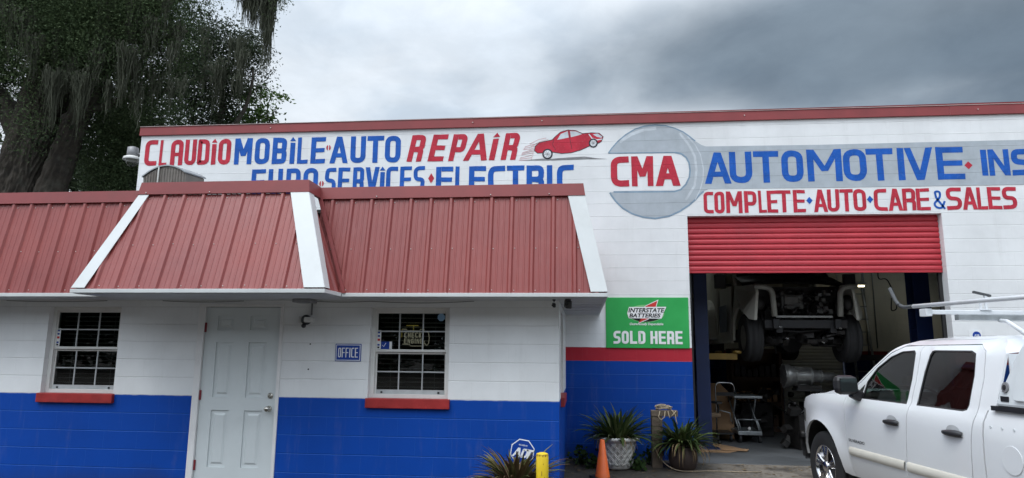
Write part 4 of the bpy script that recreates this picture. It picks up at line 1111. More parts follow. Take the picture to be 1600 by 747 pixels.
# white basket-weave pot
t = thing('potted_plant', 'spiky green plant in a white basket-weave pot behind the cone', 'potted plant', (.46, 2.40, -.03))
px_, py_ = .465, 2.40
mb = MB(); mb.lathe([(.185, -.035), (.195, -.015), (.205, .0), (.262, .325), (.285, .335), (.287, .35), (.262, .352), (.25, .30)], (px_, py_, 0), 'z', 40); mb.build('pot', M_pot, t)
mb = MB()
def cone_pt(a, z, off): r = .205 + (.262 - .205) * z / .325 + off; return (px_ + r * math.cos(a), py_ + r * math.sin(a), z)
nst = 16
for dirn in (1, -1):
    for k in range(nst):
        a0 = 2 * PI * k / nst
        for e_ in (-.045, .045):
            pts = [cone_pt(a0 + e_ + dirn * 1.05 * i / 10, .012 + .30 * i / 10, .004 + .0035 * math.sin(i * PI / 10 * 5 + k * PI + (dirn > 0) * PI)) for i in range(11)]
            mb.tube(pts, .0085, 5)
mb.build('basket_weave', M_pot, t)
mb = MB()
for tw in (0, PI):
    pts = []
    for i in range(120):
        a = 2 * PI * i / 120; ph = a * 22 + tw; rr = .298 + .012 * math.cos(ph); pts.append((px_ + rr * math.cos(a), py_ + rr * math.sin(a), .368 + .012 * math.sin(ph)))
    mb.tube(pts, .017, 6, True, True)
mb.build('rope_rim', M_pot, t)
mb = MB(); mb.lathe([(.275, .345), (.02, .36)], (px_, py_, 0), 'z', 24); mb.build('soil', M_soil, t)
mb = strap_leaves(MB(), (px_, py_, .36), 170, .52, .056, (8, 82), .17, .85, 11); mb.build('leaves', M_strap, t, fix=False)
mb = strap_leaves(MB(), (px_, py_, .36), 30, .40, .02, (-8, 40), .2, 1.9, 12); mb.build('dry_leaves', M_dead, t, fix=False)
# dark pot
t = thing('potted_plant', 'drooping strap leaf plant in a dark clay pot beside the bay', 'potted plant', (1.37, 2.42, -.03))
px2, py2 = 1.375, 2.40
mb = MB(); mb.lathe([(.13, -.04), (.17, -.01), (.20, .10), (.19, .20), (.165, .25), (.175, .27), (.15, .265)], (px2, py2, 0), 'z', 30); mb.build('pot', M_dpot, t)
mb = MB(); mb.lathe([(.16, .255), (.02, .28)], (px2, py2, 0), 'z', 20); mb.build('soil', M_soil, t)
mb = strap_leaves(MB(), (px2, py2, .29), 160, .46, .055, (0, 80), .14, 1.25, 21); mb.build('leaves', M_strap, t, fix=False)
mb = strap_leaves(MB(), (px2, py2, .29), 70, .40, .024, (-25, 25), .17, 1.9, 22); mb.build('dry_leaves', M_dead, t, fix=False)
# cone
t = thing('traffic_cone', 'orange traffic cone on a black base in front of the white pot', 'traffic cone', (.255, 1.75, -.08))
cx_, cy_, cz_ = .248, 1.72, -.07
mb = MB(); mb.lathe([(.098, .025), (.094, .03), (.060, .262), (.0575, .264), (.030, .49), (.024, .492), (.022, .47)], (cx_, cy_, cz_), 'z', 28); mb.build('cone_body', M_orange, t)
mb = MB(); mb.obox((cx_, cy_, cz_ + .012), .28, .28, .028, .3); mb.build('cone_base', M_dark, t, bevel=.008)
# timber post with its cross piece
t = thing('timber_post', 'weathered timber post with a short cross piece between the two pots', 'post', (1.03, 2.52, -.03))
mb = MB(); mb.obox((1.035, 2.52, .31), .145, .135, .72, .04, 0, .012); mb.build('post', M_wood, t, bevel=.006)
mb = MB(); mb.box(.962, 1.330, 2.440, 2.58, .665, .745); mb.build('cross_piece', M_wood, t, bevel=.006)
# rope
pts = []
R_ = random.Random(5)
for k in range(70):
    a = k * .42; pts.append((1.14 + .10 * math.cos(a) + .02 * R_.uniform(-1, 1), 2.51 + .085 * math.sin(a), .765 + .016 * math.sin(a * 1.7) + .0006 * k))
pts2 = [(1.08, 2.425, .74), (1.055, 2.41, .66), (1.09, 2.40, .62), (1.14, 2.41, .66), (1.15, 2.425, .74)]
pts3 = [(1.24, 2.43, .76), (1.285, 2.42, .70), (1.30, 2.41, .60), (1.315, 2.415, .56)]
mb = MB(); mb.tube(pts, .008, 6); mb.tube(pts2, .008, 6); mb.tube(pts3, .008, 6)
mb.tube([(1.30, 2.43, .74), (1.25, 2.40, .69), (1.21, 2.41, .65), (1.19, 2.43, .74)], .008, 6)
g = [(1.0, 2.44, .25), (1.03, 2.40, .15), (1.10, 2.36, .06), (1.18, 2.30, .0), (1.3, 2.24, -.035), (1.5, 2.26, -.035), (1.75, 2.30, -.03), (2.1, 2.28, -.032), (2.4, 2.33, -.03)]
mb.tube(rounded(g, .1), .0065, 6)
o = mb.build('rope', M_rope, None, org=(1.15, 2.5, .7)); tag(o, 'pale rope looped over the timber cross piece and trailing on the ground', 'rope')
# weeds: small leafy tufts
def weed(x, y, z, n, s, lab):
    R_ = random.Random(int(x * 100)); mb = MB()
    for k in range(n):
        a = R_.uniform(0, 2 * PI); rr = s * abs(R_.gauss(0, .5)); h = abs(R_.gauss(.5, .3)) * s; p = V((x + rr * math.cos(a), y + rr * math.sin(a) * .7, z + h))
        q = R_.uniform(.018, .034); n_ = V((R_.gauss(0, 1), R_.gauss(-.4, 1), R_.gauss(.8, .6))).normalized(); u = n_.orthogonal().normalized(); w_ = n_.cross(u)
        mb.add([p + (u * math.cos(b) + w_ * math.sin(b)) * q for b in [i * PI / 3 for i in range(6)]], [tuple(range(6))])
        if k % 3 == 0: mb.tube([(x, y, z), (p.x, p.y, p.z)], .002, 3)
    o = mb.build('weed', M_weed, None, org=(x, y, z), fix=False); tag(o, lab, 'weed', 'weeds along the foot of the wall')
weed(.74, 2.28, -.04, 70, .17, 'leafy weed at the right foot of the white pot')
weed(.93, 2.62, -.03, 60, .24, 'leafy weed between the white pot and the timber post')
weed(-.02, 2.55, -.04, 90, .26, 'dark weed in the corner left of the white pot')
weed(.14, 2.30, -.05, 50, .20, 'low weed behind the cone beside the white pot')
# litter of dead leaves, uncountable
mb = MB(); R_ = random.Random(9)
for k in range(420):
    x = R_.uniform(-.2, 3.2); y = 2.75 - abs(R_.gauss(0, .45)); z = -.134 + .124 * min(max((y - 1.0) / 1.75, 0), 1) + .006
    q = R_.uniform(.008, .03); a = R_.uniform(0, PI); mb.add([(x + q * math.cos(a + b), y + q * .5 * math.sin(a + b), z + .006 * R_.random()) for b in (0, 1.2, 2.6, 3.8, 5.0)], [(0, 1, 2, 3, 4)])
mb.build('leaf_litter', M_dead, None, fix=False, kind='stuff')

# ------------------------------------------------------------------ inside the workshop
t = thing('vehicle_lift', 'blue two-post lift with yellow arms inside the bay', 'vehicle lift', (3.75, 4.2, 0))
for (a, b, s_) in ((1.89, 2.11, 1), (5.43, 5.68, -1)):
    mb = MB(); mb.box(a, b, 4.2, 4.215, 0, 3.9); mb.box(a, b, 4.46, 4.475, 0, 3.9)
    e = a if s_ > 0 else b
    mb.box(min(e, e + s_ * .015), max(e, e + s_ * .015), 4.2155, 4.4595, 0, 3.9); mb.box(a - .12, b + .12, 4.1, 4.6, 0, .018)
    mb.build('post', M_liftblue, t, bevel=.004)
    i_ = b if s_ > 0 else a
    mb = MB(); mb.box(a + .02, b - .02, 4.225, 4.45, 1.30, 1.98); mb.build('carriage', M_liftblue, t)
    for (y_, yy) in ((3.75, 4.25), (5.3, 4.42)):
        A = V((i_, yy, 1.50)); B = V((i_ + s_ * .44, y_ + .4, 1.50)); d = (B - A).normalized(); n = V((-d.y, d.x, 0)) * .05
        mb = MB(); vs = [q + V((0, 0, h)) for h in (-.05, .05) for q in (A + n, A - n, B - n, B + n)]
        mb.add(vs, [(0, 1, 2, 3), (7, 6, 5, 4), (0, 4, 5, 1), (1, 5, 6, 2), (2, 6, 7, 3), (3, 7, 4, 0)]); mb.lathe([(.07, .05), (.07, .09), (.03, .10)], B, 'z', 14); mb.build('arm', M_liftyel if s_ > 0 else M_blackm, t)

# vehicle up on the lift, seen from the front with its front end stripped
t = thing('raised_van', 'cream van without its bumper and lamps raised on the blue lift', 'van', (3.6, 4.6, 1.42))
X0, X1, ZL = 2.70, 4.66, 1.42
for sgn, xs in ((1, X0), (-1, X1)):
    # fender and side with a wheel arch cut out
    prof_ = [(4.12, 2.10), (4.10, 2.55), (4.16, 2.70), (5.35, 2.78), (5.35, 1.78)]
    arc = circle2(4.62, 1.83, .50, .50, 15, 0, PI * .86)
    pts = prof_ + [(5.13, 1.78)] + arc[1:]
    mb = MB()
    bend = lambda y, z, k: (xs + sgn * (k + .10 * max(0, (z - 2.35) / .4) ** 2 + .16 * max(0, (4.45 - y) / .35) ** 2), y, z)
    mb.prism(pts, lambda y, z: bend(y, z, 0), lambda y, z: bend(y, z, .05)); mb.build('fender', M_cream, t, bevel=.01)
    mb = MB(); dp = [(5.36, 1.74), (5.36, 2.78), (6.45, 2.80), (6.45, 1.74)]
    mb.prism(dp, lambda y, z: (xs + sgn * (.0 + .08 * max(0, (z - 2.45) / .35) ** 2), y, z), lambda y, z: (xs + sgn * .06, y, z)); dd = mb.build('door', M_cream, t, bevel=.012)
    mb = MB(); mb.box(min(xs - .004 * sgn, xs - .012 * sgn), max(xs - .004 * sgn, xs - .012 * sgn), 5.55, 6.2, 1.95, 2.45); mb.build('grey_patch', M_chair, dd)
    mb = MB(); mb.box(min(xs, xs + sgn * .06), max(xs, xs + sgn * .06), 6.46, 8.6, 1.74, 3.6); mb.build('side_panel', M_cream, t, bevel=.02)
    mb = MB(); mb.prism(rounded([(6.55, 1.82), (6.62, 2.48), (7.0, 2.66), (7.9, 2.66), (8.35, 2.4), (8.4, 1.82)], .2), lambda y, z: (xs + sgn * .01, y, z), lambda y, z: (xs - sgn * (.20 - .12 * max(0, (z - 2.3) / .36)), y, z)); mb.build('rear_fender', M_cream, t, bevel=.04)
    mb = MB(); mb.tube([(xs + sgn * .12, 5.30, 2.80), (xs + sgn * .24, 5.95, 3.50)], .035, 8); mb.build('pillar', M_cream, t); mb = MB(); mb.tube([(xs + sgn * .12, 6.44, 2.80), (xs + sgn * .22, 6.44, 3.5)], .035, 8); mb.build('pillar', M_cream, t)
    mb = MB(); mb.obox((xs - sgn * .16, 5.25, 2.86), .20, .10, .26); mb.tube([(xs - sgn * .08, 5.27, 2.80), (xs + sgn * .05, 5.3, 2.80)], .03, 8); mb.build('mirror', M_dark, t, bevel=.03)
    # inner wing edge: the pale hoop round the missing lamp
    xi = xs + sgn * .44
    mb = MB(); mb.tube(rounded([(xs + sgn * .16, 4.10, 2.66), (xi, 4.06, 2.64), (xi + sgn * .02, 4.06, 2.16)], .16), .046, 10); mb.build('lamp_surround', M_hoop, t)
    mb = MB(); mb.ball((xs + sgn * .26, 4.25, 2.40), .11, .08, .13); mb.build('headlamp_bucket', M_cast, t)
    # wheel and suspension
    cxw = xs + sgn * .19
    mb = MB()
    tp = [(.22, -.13), (.36, -.135), (.395, -.12), (.405, -.09), (.398, -.085), (.398, -.045), (.408, -.04), (.408, .04), (.398, .045), (.398, .085), (.405, .09), (.395, .12), (.36, .135), (.22, .13)]
    mb.lathe(tp, (cxw, 4.62, ZL + .40), 'x', 36, caps=False)
    mb.build('tyre', M_rubber, t)
    mb = MB(); mb.lathe([(.225, -.12), (.20, -.10), (.19, .02), (.05, .04), (.02, .05)], (cxw, 4.62, ZL + .40), 'x', 20); mb.build('rim', M_alu, t)
    mb = MB(); mb.tube([(cxw + sgn * .13, 4.62, ZL + .40), (xs + sgn * .62, 4.55, ZL + .42)], .05, 10); mb.tube([(cxw + sgn * .1, 4.55, ZL + .28), (xs + sgn * .70, 4.75, ZL + .30)], .035, 8)
    mb.tube([(xs + sgn * .42, 4.62, ZL + .35), (xs + sgn * .38, 4.62, ZL + 1.0)], .05, 10); mb.build('suspension', M_cast, t)
    mb = MB(); mb.box(min(xs + sgn * .50, xs + sgn * .60), max(xs + sgn * .50, xs + sgn * .60), 4.15, 8.4, ZL + .48, ZL + .62); mb.build('frame_rail', M_blackm, t)
    mb = MB(); mb.lathe([(.2, -.12), (.36, -.13), (.39, -.10), (.39, .10), (.36, .13), (.2, .12)], (xs + sgn * .2, 7.9, ZL + .39), 'x', 28); mb.build('rear_tyre', M_rubber, t)
mb = MB(); vs = [(x, y, z + .05 * (1 - ((x - 3.6) / .9) ** 2)) for (y, z) in ((4.75, 2.74), (4.85, 2.80), (5.3, 2.94)) for x in (2.82, 3.18, 3.68, 4.18, 4.54)]
mb.add(vs, [(j * 5 + i, j * 5 + i + 1, j * 5 + i + 6, j * 5 + i + 5) for j in range(2) for i in range(4)], True); mb.build('bonnet', M_cast, t, solid=.02, fix=False)
mb = MB(); mb.add([(2.86, 5.33, 2.95), (4.50, 5.33, 2.95), (4.38, 5.95, 3.50), (2.98, 5.95, 3.50)], [(0, 1, 2, 3)]); mb.build('windscreen', M_privacy, t)
mb = MB(); mb.box(2.92, 4.44, 5.93, 8.6, 3.50, 3.56); mb.build('roof_panel', M_cream, t, bevel=.02)
mb = MB(); mb.box(3.20, 4.10, 4.12, 4.15, 2.145, 2.175); mb.build('radiator_support', M_alu, t)
mb = MB(); mb.box(3.02, 4.34, 4.16, 4.24, 1.97, 2.11); mb.box(3.14, 3.24, 4.08, 4.16, 1.96, 2.12); mb.box(4.12, 4.22, 4.08, 4.16, 1.96, 2.12); mb.build('cross_beam', M_blackm, t, bevel=.01)
mb = MB(); mb.obox((3.52, 4.46, 2.42), .36, .3, .24, .05); mb.obox((3.50, 4.29, 2.44), .22, .06, .12, 0, .1)
for k in range(4): mb.box(3.38, 3.66, 4.262, 4.30, 2.33 + k * .055, 2.345 + k * .055)
mb.build('engine', M_alu2, t, bevel=.02)
mb = MB(); mb.box(3.0, 4.4, 4.62, 5.3, 2.02, 2.70)
for k in range(44): mb.ball((R_.uniform(3.25, 4.2), R_.uniform(4.3, 4.6), R_.uniform(2.12, 2.62)), R_.uniform(.02, .075), n=9, m=6)
for k in range(34):
    a = V((R_.uniform(3.1, 4.3), R_.uniform(4.2, 4.4), R_.uniform(1.80, 2.62))); b = a + V((R_.uniform(-.4, .4), R_.uniform(0, .3), R_.uniform(-.3, .3))); mb.tube([a, (a + b) / 2 + V((0, -.05, .06)), b], R_.uniform(.008, .03), 6)
for k in range(40): mb.obox((R_.uniform(3.1, 4.3), R_.uniform(4.3, 5.0), R_.uniform(1.72, 2.02)), R_.uniform(.05, .25), R_.uniform(.05, .2), R_.uniform(.03, .1), R_.uniform(-.6, .6), R_.uniform(-.5, .5))
mb.build('engine_bay', M_cast, t)
mb = MB()
for k in range(12): mb.obox((R_.uniform(3.9, 4.15), 4.3, R_.uniform(2.25, 2.6)), R_.uniform(.03, .08), .05, R_.uniform(.03, .08), R_.uniform(-.6, .6), R_.uniform(-.5, .5))
mb.build('hose_fitting', M_alu2, t)
mb = MB(); mb.tube([(3.03, 4.62, 1.86), (4.33, 4.62, 1.86)], .06, 10); mb.ball((3.75, 4.62, 1.86), .14, .13, .13); mb.tube([(2.9, 4.35, 1.98), (3.6, 4.30, 1.92), (4.3, 4.35, 1.98)], .022, 8)
mb.box(3.05, 4.15, 5.0, 5.12, 1.86, 1.95); mb.tube([(3.6, 5.1, 1.9), (3.55, 6.6, 1.84), (3.5, 8.2, 1.86)], .05, 8); mb.lathe([(.20, -.3), (.22, -.2), (.22, .2), (.20, .3)], (4.0, 6.4, 1.78), 'y', 16); mb.build('axle', M_blackm, t)
mb = MB(); mb.box(2.78, 4.58, 5.36, 8.5, 1.80, 1.86); mb.build('floor_pan', M_blackm, t)
for (x, z, zz) in ((3.24, 1.99, -.03), (3.34, 1.80, 0), (4.18, 1.97, 0), (3.9, 1.74, 0)):
    mb = MB(); mb.obox((x, 4.06, z), .05, .015, .018, 0, 0, .3); mb.build('bright_fitting', M_chrome, t)

# back wall of the workshop
t = thing('rear_roll_door', 'cream slatted roll door in the back wall of the workshop', 'roll door', (5.3, 9.05, 0))
mb = MB(); prof = []
for k in range(30):
    z = .0 + k * .075
    for tt, d in ((0, 0), (.2, -.014), (.7, -.014), (.93, 0)): prof.append((9.10 + d, z + tt * .075))
vs = [(x, y, z) for (y, z) in prof for x in (4.63, 6.01)]
mb.add(vs, [(2 * i, 2 * i + 1, 2 * i + 3, 2 * i + 2) for i in range(len(prof) - 1)]); mb.build('curtain', M_rollwht, t, fix=False)
t = thing('strip_lamp', 'lit strip lamp under the workshop ceiling near the ladder', 'lamp', (5.75, 8.0, 3.1))
mb = MB(); mb.box(5.55, 6.2, 7.93, 8.07, 3.06, 3.12); mb.box(5.6, 5.62, 7.99, 8.01, 3.12, 4.3); mb.box(6.12, 6.14, 7.99, 8.01, 3.12, 4.3); mb.build('housing', M_lampwht, t)
mb = MB(); mb.lathe([(.016, 5.58), (.016, 6.17)], (0, 8.0, 3.035), 'x', 10); mb.build('tube', emit_mat('warm strip tube', (1.0, .90, .62), 5.0), t)
t = thing('step_ladder', 'grey step ladder leaning by the back wall under the strip lamp', 'ladder', (6.3, 8.4, 0))
for x in (6.02, 6.46):
    mb = MB(); mb.tube([(x, 8.25, 0), (x + (.06 if x < 6.2 else -.06), 8.75, 3.2)], .028, 6); mb.build('rail', M_galv, t)
for k in range(10):
    mb = MB(); z = .3 + k * .29; y = 8.25 + .5 * z / 3.2; mb.box(6.05, 6.44, y - .03, y + .03, z, z + .025); mb.build('rung', M_galv, t)
o = MB().tube(rounded([(6.62, 8.3, 4.3), (6.60, 8.3, 3.2), (6.78, 8.3, 3.25), (6.92, 8.3, 2.9), (6.95, 8.3, 2.55), (6.82, 8.3, 2.50), (6.85, 8.3, 2.8)], .12), .013, 6).build('hanging_cord', M_dark, None, org=(6.7, 8.3, 4.2))
tag(o, 'black cord hanging in a loop from the workshop ceiling', 'cord')
o = MB().tube([(6.55, 8.975, 1.5), (6.55, 8.975, 4.2)], .016, 6).build('wall_conduit', M_galv, None, org=(6.55, 8.98, 1.5)); tag(o, 'thicker grey conduit up the back wall nearest the ladder', 'conduit')
o = MB().tube([(6.75, 8.975, 1.7), (6.75, 8.975, 4.2)], .012, 6).build('wall_conduit', M_galv, None, org=(6.75, 8.98, 1.7)); tag(o, 'thinner grey conduit up the back wall behind the hanging cord', 'conduit')
t = thing('tool_cabinet', 'brown cabinet with shelves behind the trolleys', 'cabinet', (3.55, 7.2, 0))
mb = MB(); mb.wall(3.05, 4.05, .0, 1.65, 7.0, 7.45, [(3.1, 4.0, .10, .50), (3.1, 4.0, .58, 1.0), (3.1, 4.0, 1.08, 1.58)]); mb.box(3.04, 4.06, 7.46, 7.48, 0, 1.65); mb.build('carcass', M_brown, t)
for zz in (.1, .58, 1.08):
    mb = MB()
    for k in range(7):
        x = 3.14 + k * .12; mb.box(x, x + .09, 7.08, 7.3, zz + .003, zz + R_.uniform(.12, .32))
    mb.build('shelf_contents', [M_brown, M_card, M_cast][int(zz * 2) % 3], t)
# transmission on a jack, engine on the floor, heap of parts
t = thing('transmission', 'cast aluminium gearbox standing on a jack under the raised van', 'gearbox', (3.9, 5.0, 1.0))
mb = MB(); mb.lathe([(.02, 3.50), (.19, 3.52), (.20, 3.60), (.155, 3.68), (.135, 3.80), (.14, 3.95), (.12, 4.0), (.10, 4.12), (.075, 4.2), (.07, 4.36), (.03, 4.38)], (0, 5.0, 1.17), 'x', 22)
for k in range(0): mb.box(3.66 + k * .11, 3.672 + k * .05, 4.86, 5.14, 1.02, 1.31)
for x, r in ((3.505, .215), (3.69, .172), (3.96, .155), (4.13, .118)):
    mb.lathe([(r - .02, x), (r, x + .003), (r, x + .018), (r - .02, x + .021)], (0, 5.0, 1.17), 'x', 22)
    for k in range(10): mb.ball((x - .004, 5.0 + (r - .012) * math.cos(k * .628), 1.17 + (r - .012) * math.sin(k * .628)), .011, n=6, m=4)
for k in range(7): mb.tube([(3.72, 5.0 + .15 * math.cos(k * .9), 1.17 + .15 * math.sin(k * .9)), (3.94, 5.0 + .142 * math.cos(k * .9), 1.17 + .142 * math.sin(k * .9))], .010, 5)
mb.build('gearbox_case', M_alu, t)
mb = MB(); mb.box(3.70, 4.1, 4.86, 5.14, .96, 1.015); mb.build('oil_pan', M_cast, t)
t = thing('transmission_jack', 'black jack carrying the gearbox', 'jack', (3.9, 5.0, 0))
mb = MB(); mb.lathe([(.06, .08), (.06, .6), (.04, .605), (.04, .92)], (3.9, 5.0, 0), 'z', 14); mb.box(3.68, 4.12, 4.85, 5.15, .92, .955); mb.build('ram', M_blackm, t)
mb = MB()
for a in (0.6, 2.2, 3.7, 5.3): MB().tube([(3.9, 5.0, .12), (3.9 + .42 * math.cos(a), 5.0 + .42 * math.sin(a), .07)], .03, 6).build('leg', M_blackm, t)
def heap(name, lab, cat, c, sx, sy, sz, n, mat, seed, hi=None):
    R2 = random.Random(seed); t = thing(name, lab, cat, c); mb = MB(); mc = MB()
    mb.obox((c[0], c[1], c[2] + sz * .38), sx * .7, sy * .7, sz * .72, .3)
    for k in range(n):
        p = (c[0] + R2.uniform(-.5, .5) * sx, c[1] + R2.uniform(-.5, .5) * sy, c[2] + R2.uniform(.08, 1) * sz); s_ = R2.uniform(.04, .13)
        q = mb if R2.random() < .7 else mc
        w_ = R2.random()
        if w_ < .4: q.obox(p, s_ * 1.6, s_, s_, R2.uniform(0, 3), R2.uniform(0, 1))
        elif w_ < .7: q.lathe([(s_ * .2, -s_ * .6), (s_ * .6, -s_ * .55), (s_ * .6, s_ * .2), (s_ * .35, s_ * .5)], p, R2.choice('xyz'), 14)
        else: q.tube([p, (p[0] + R2.uniform(-.2, .2), p[1] - .05, p[2] + .08), (p[0] + R2.uniform(-.25, .25), p[1], max(c[2] + .02, p[2] - .1))], s_ * .16, 6)
    mb.build('block', mat, t); mc.build('fittings', hi or M_alu, t)
    return t
heap('engine_block', 'oily engine standing on the workshop floor beside the white pickup', 'engine', (3.75, 4.6, 0), .85, .6, .75, 60, M_cast, 31)
heap('parts_heap', 'dark heap of removed engine parts under the raised van', 'parts heap', (3.2, 6.2, 0), .9, .7, .85, 60, M_cast, 32, M_cast)
heap('parts_heap', 'pile of dull and brown parts in front of the cream roll door', 'parts heap', (4.9, 7.0, 0), 1.3, .8, .8, 70, M_cast, 33, M_brown)
t = thing('tyre_stack', 'stack of black tyres against the left wall of the workshop', 'tyres', (1.6, 7.2, 0))
for k in range(5):
    mb = MB(); mb.lathe([(.2, .0), (.31, .005), (.335, .04), (.335, .16), (.31, .20), (.2, .205)], (1.6 + .03 * (k % 2), 7.2, .208 * k), 'z', 28, caps=False); mb.build('tyre', M_rubber, t)
# scissor-lift cart
t = thing('lift_cart', 'silver scissor lift cart with two platforms on the workshop floor', 'cart', (2.95, 5.35, 0))
mb = MB(); mb.box(2.68, 3.17, 5.15, 5.85, .765, .805); mb.build('top_platform', M_galv, t, bevel=.006)
mb = MB(); mb.box(2.72, 3.13, 5.12, 5.85, .135, .20); mb.build('base_frame', M_galv, t, bevel=.006)
for x in (2.75, 3.10):
    mb = MB(); mb.tube([(x, 5.18, .21), (x - .05, 5.75, .76)], .014, 6); mb.build('scissor_arm', M_galv, t)
    mb = MB(); mb.tube([(x + .012, 5.78, .21), (x - .04, 5.2, .76)], .014, 6); mb.build('scissor_arm', M_galv, t)
for x in (2.76, 3.09):
    for y in (5.16, 5.80):
        mb = MB(); mb.lathe([(.02, -.02), (.062, -.018), (.062, .018), (.02, .02)], (x, y, .063), 'x', 16); mb.build('wheel', M_rubber, t)
mb = MB(); mb.tube([(2.72, 5.13, .40), (3.12, 5.13, .40)], .012, 6); mb.tube([(2.72, 5.13, .40), (2.78, 5.13, .2)], .012, 6); mb.tube([(3.05, 5.13, .40), (3.12, 5.13, .2)], .012, 6); mb.build('cross_bar', M_galv, t)
mb = MB(); mb.lathe([(.02, 0), (.03, .02), (.03, .05), (.012, .06)], (2.93, 5.2, .205), 'z', 10); mb.build('white_knob', M_lampwht, t)
# hand truck with the chrome handle
t = thing('platform_trolley', 'platform trolley with a chrome hoop handle left of the silver cart', 'trolley', (2.5, 5.5, 0))
mb = MB(); mb.tube(rounded([(2.38, 5.25, .16), (2.38, 5.25, 1.03), (2.70, 5.25, 1.03), (2.72, 5.25, .85)], .09), .014, 8); mb.build('handle', M_chrome, t)
mb = MB(); mb.box(2.36, 2.66, 5.2, 5.95, .13, .16); mb.build('deck', M_dark, t)
mb = MB(); mb.box(2.40, 2.70, 5.235, 5.27, .80, .86); mb.build('handle_pad', M_dark, t)
mb = MB(); mb.tube([(2.42, 5.26, .55), (2.62, 5.26, .50), (2.64, 5.26, .35)], .012, 6); mb.build('brace', M_galv, t)
for x in (2.39, 2.62):
    mb = MB(); mb.lathe([(.02, -.018), (.06, -.016), (.06, .016), (.02, .018)], (x, 5.26, .062), 'x', 14); mb.build('wheel', M_rubber, t)
# office chair with a cloth over its back
t = thing('office_chair', 'worn office chair with a grey cloth over its back inside the bay', 'chair', (2.0, 4.9, 0))
mb = MB(); mb.obox((2.05, 4.85, .50), .50, .48, .08, .4); mb.build('seat', simple('tan seat cloth', (.16, .11, .07), .9), t, bevel=.03)
mb = MB(); mb.obox((1.86, 5.0, .82), .42, .07, .50, .7, -.15); mb.build('backrest', M_chair, t, bevel=.03)
mb = MB(); mb.obox((1.84, 4.95, .80), .45, .10, .56, .75, -.12); mb.build('cloth', M_chair, t, bevel=.045)
mb = MB(); mb.lathe([(.03, .1), (.03, .46)], (2.05, 4.85, 0), 'z', 10)
for k in range(5):
    a = k * 1.2566; mb.tube([(2.05, 4.85, .12), (2.05 + .29 * math.cos(a), 4.85 + .29 * math.sin(a), .08)], .02, 6); mb.ball((2.05 + .29 * math.cos(a), 4.85 + .29 * math.sin(a), .035), .033, n=8, m=6)
mb.build('base', M_dark, t)
mb = MB(); mb.tube(rounded([(2.30, 4.75, .46), (2.33, 4.74, .62), (2.30, 4.72, .70)], .05), .018, 6); mb.obox((2.28, 4.74, .715), .09, .26, .035, .35); mb.build('armrest', M_dark, t)
# cardboard
def sheet(name, lab, pts, mat=M_card):
    mb = MB(); c = sum((V(p) for p in pts), V()) / len(pts); n = (V(pts[1]) - V(pts[0])).cross(V(pts[2]) - V(pts[1])).normalized() * .005
    mb.prism([(i,) for i in range(len(pts))], lambda i: V(pts[i]) + n, lambda i: V(pts[i]) - n); o = mb.build(name, mat, None, org=tuple(c)); tag(o, lab, 'cardboard')
sheet('cardboard_sheet', 'flattened cardboard sheet lying on the floor just inside the bay', [(1.78, 3.86, .008), (2.30, 3.84, .008), (2.62, 4.20, .012), (2.30, 4.75, .02), (1.80, 4.9, .008)])
sheet('cardboard_sheet', 'small bent cardboard piece on the floor right of the flattened sheet', [(2.2, 4.02, .026), (2.60, 3.96, .022), (2.66, 4.12, .024), (2.3, 4.3, .030)])
sheet('cardboard_sheet', 'big brown cardboard sheet leaning up behind the office chair', [(1.95, 5.75, .01), (2.75, 5.6, .01), (2.85, 5.95, .72), (2.62, 6.05, .98), (2.0, 6.1, 1.0)])
# tall jack stand and bin in the dark of the right side
t = thing('oil_drum', 'blue steel drum beside the gearbox inside the bay', 'drum', (5.0, 5.6, 0))
mb = MB(); mb.lathe([(.28, 0), (.285, .02), (.28, .04), (.28, .29), (.29, .30), (.28, .31), (.28, .58), (.29, .59), (.28, .60), (.28, .86), (.288, .88), (.27, .88), (.265, .865)], (5.0, 5.6, 0), 'z', 28); mb.build('drum_body', M_liftblue, t)
mb = MB(); mb.lathe([(.03, .866), (.03, .885)], (5.1, 5.5, 0), 'z', 10); mb.build('bung', M_galv, t)
t = thing('work_bench', 'dark bench with clutter along the right workshop wall', 'bench', (7.6, 7.4, 0))
mb = MB(); mb.box(6.6, 8.9, 7.2, 7.9, .86, .92); mb.build('worktop', M_brown, t)
for x in (6.7, 8.8):
    mb = MB(); mb.box(x, x + .08, 7.25, 7.85, .003, .858); mb.build('leg', M_blackm, t)
for k in range(9):
    mb = MB(); x = 6.7 + k * .24; mb.obox((x, 7.5, .925 + .12), .16, .2, R_.uniform(.12, .24), R_.uniform(-.4, .4)); mb.build('box_on_shelf', [M_card, M_cast, M_blackm][k % 3], t)
heap('coat_pile', 'black pile of coats and bags hung near the right lift post', 'coats', (6.55, 5.9, 1.25), .7, .4, .62, 30, M_dark, 36, M_dark)

# ------------------------------------------------------------------ white pickup
TH = -.1296162
truck = thing('pickup_truck', 'white crew cab pickup with ladder rack parked nose first towards the bay', 'pickup truck', (3.7535, 1.1008, -.1342), 0, None, True)
truck.rotation_euler = (0, 0, PI / 2 - TH)      # local +x is the nose, local +y its left side
ZP = [.20, .28, .45, .62, .9, 1.05, 1.15, 1.21, 1.245, 1.30, 1.72, 1.775, 1.805, 1.825]
HP = [.86, .90, .965, 1.0, 1.004, .999, .988, .962, .936, .922, .785, .735, .655, .60]
def hwid(z): return float(np.interp(z, ZP, HP))
def surf(x, z, off=0.0):
    y = hwid(z)
    if x > -.2: y *= 1 - .16 * min(max((x + .2) / .95, 0), 1.05) ** 2.6
    for cx0 in (0.0, -3.645):
        r = math.hypot(x - cx0, z - .41)
        if z > .2 and r > .40: y += .034 * math.exp(-((r - .505) / .075) ** 2)
    return y + off
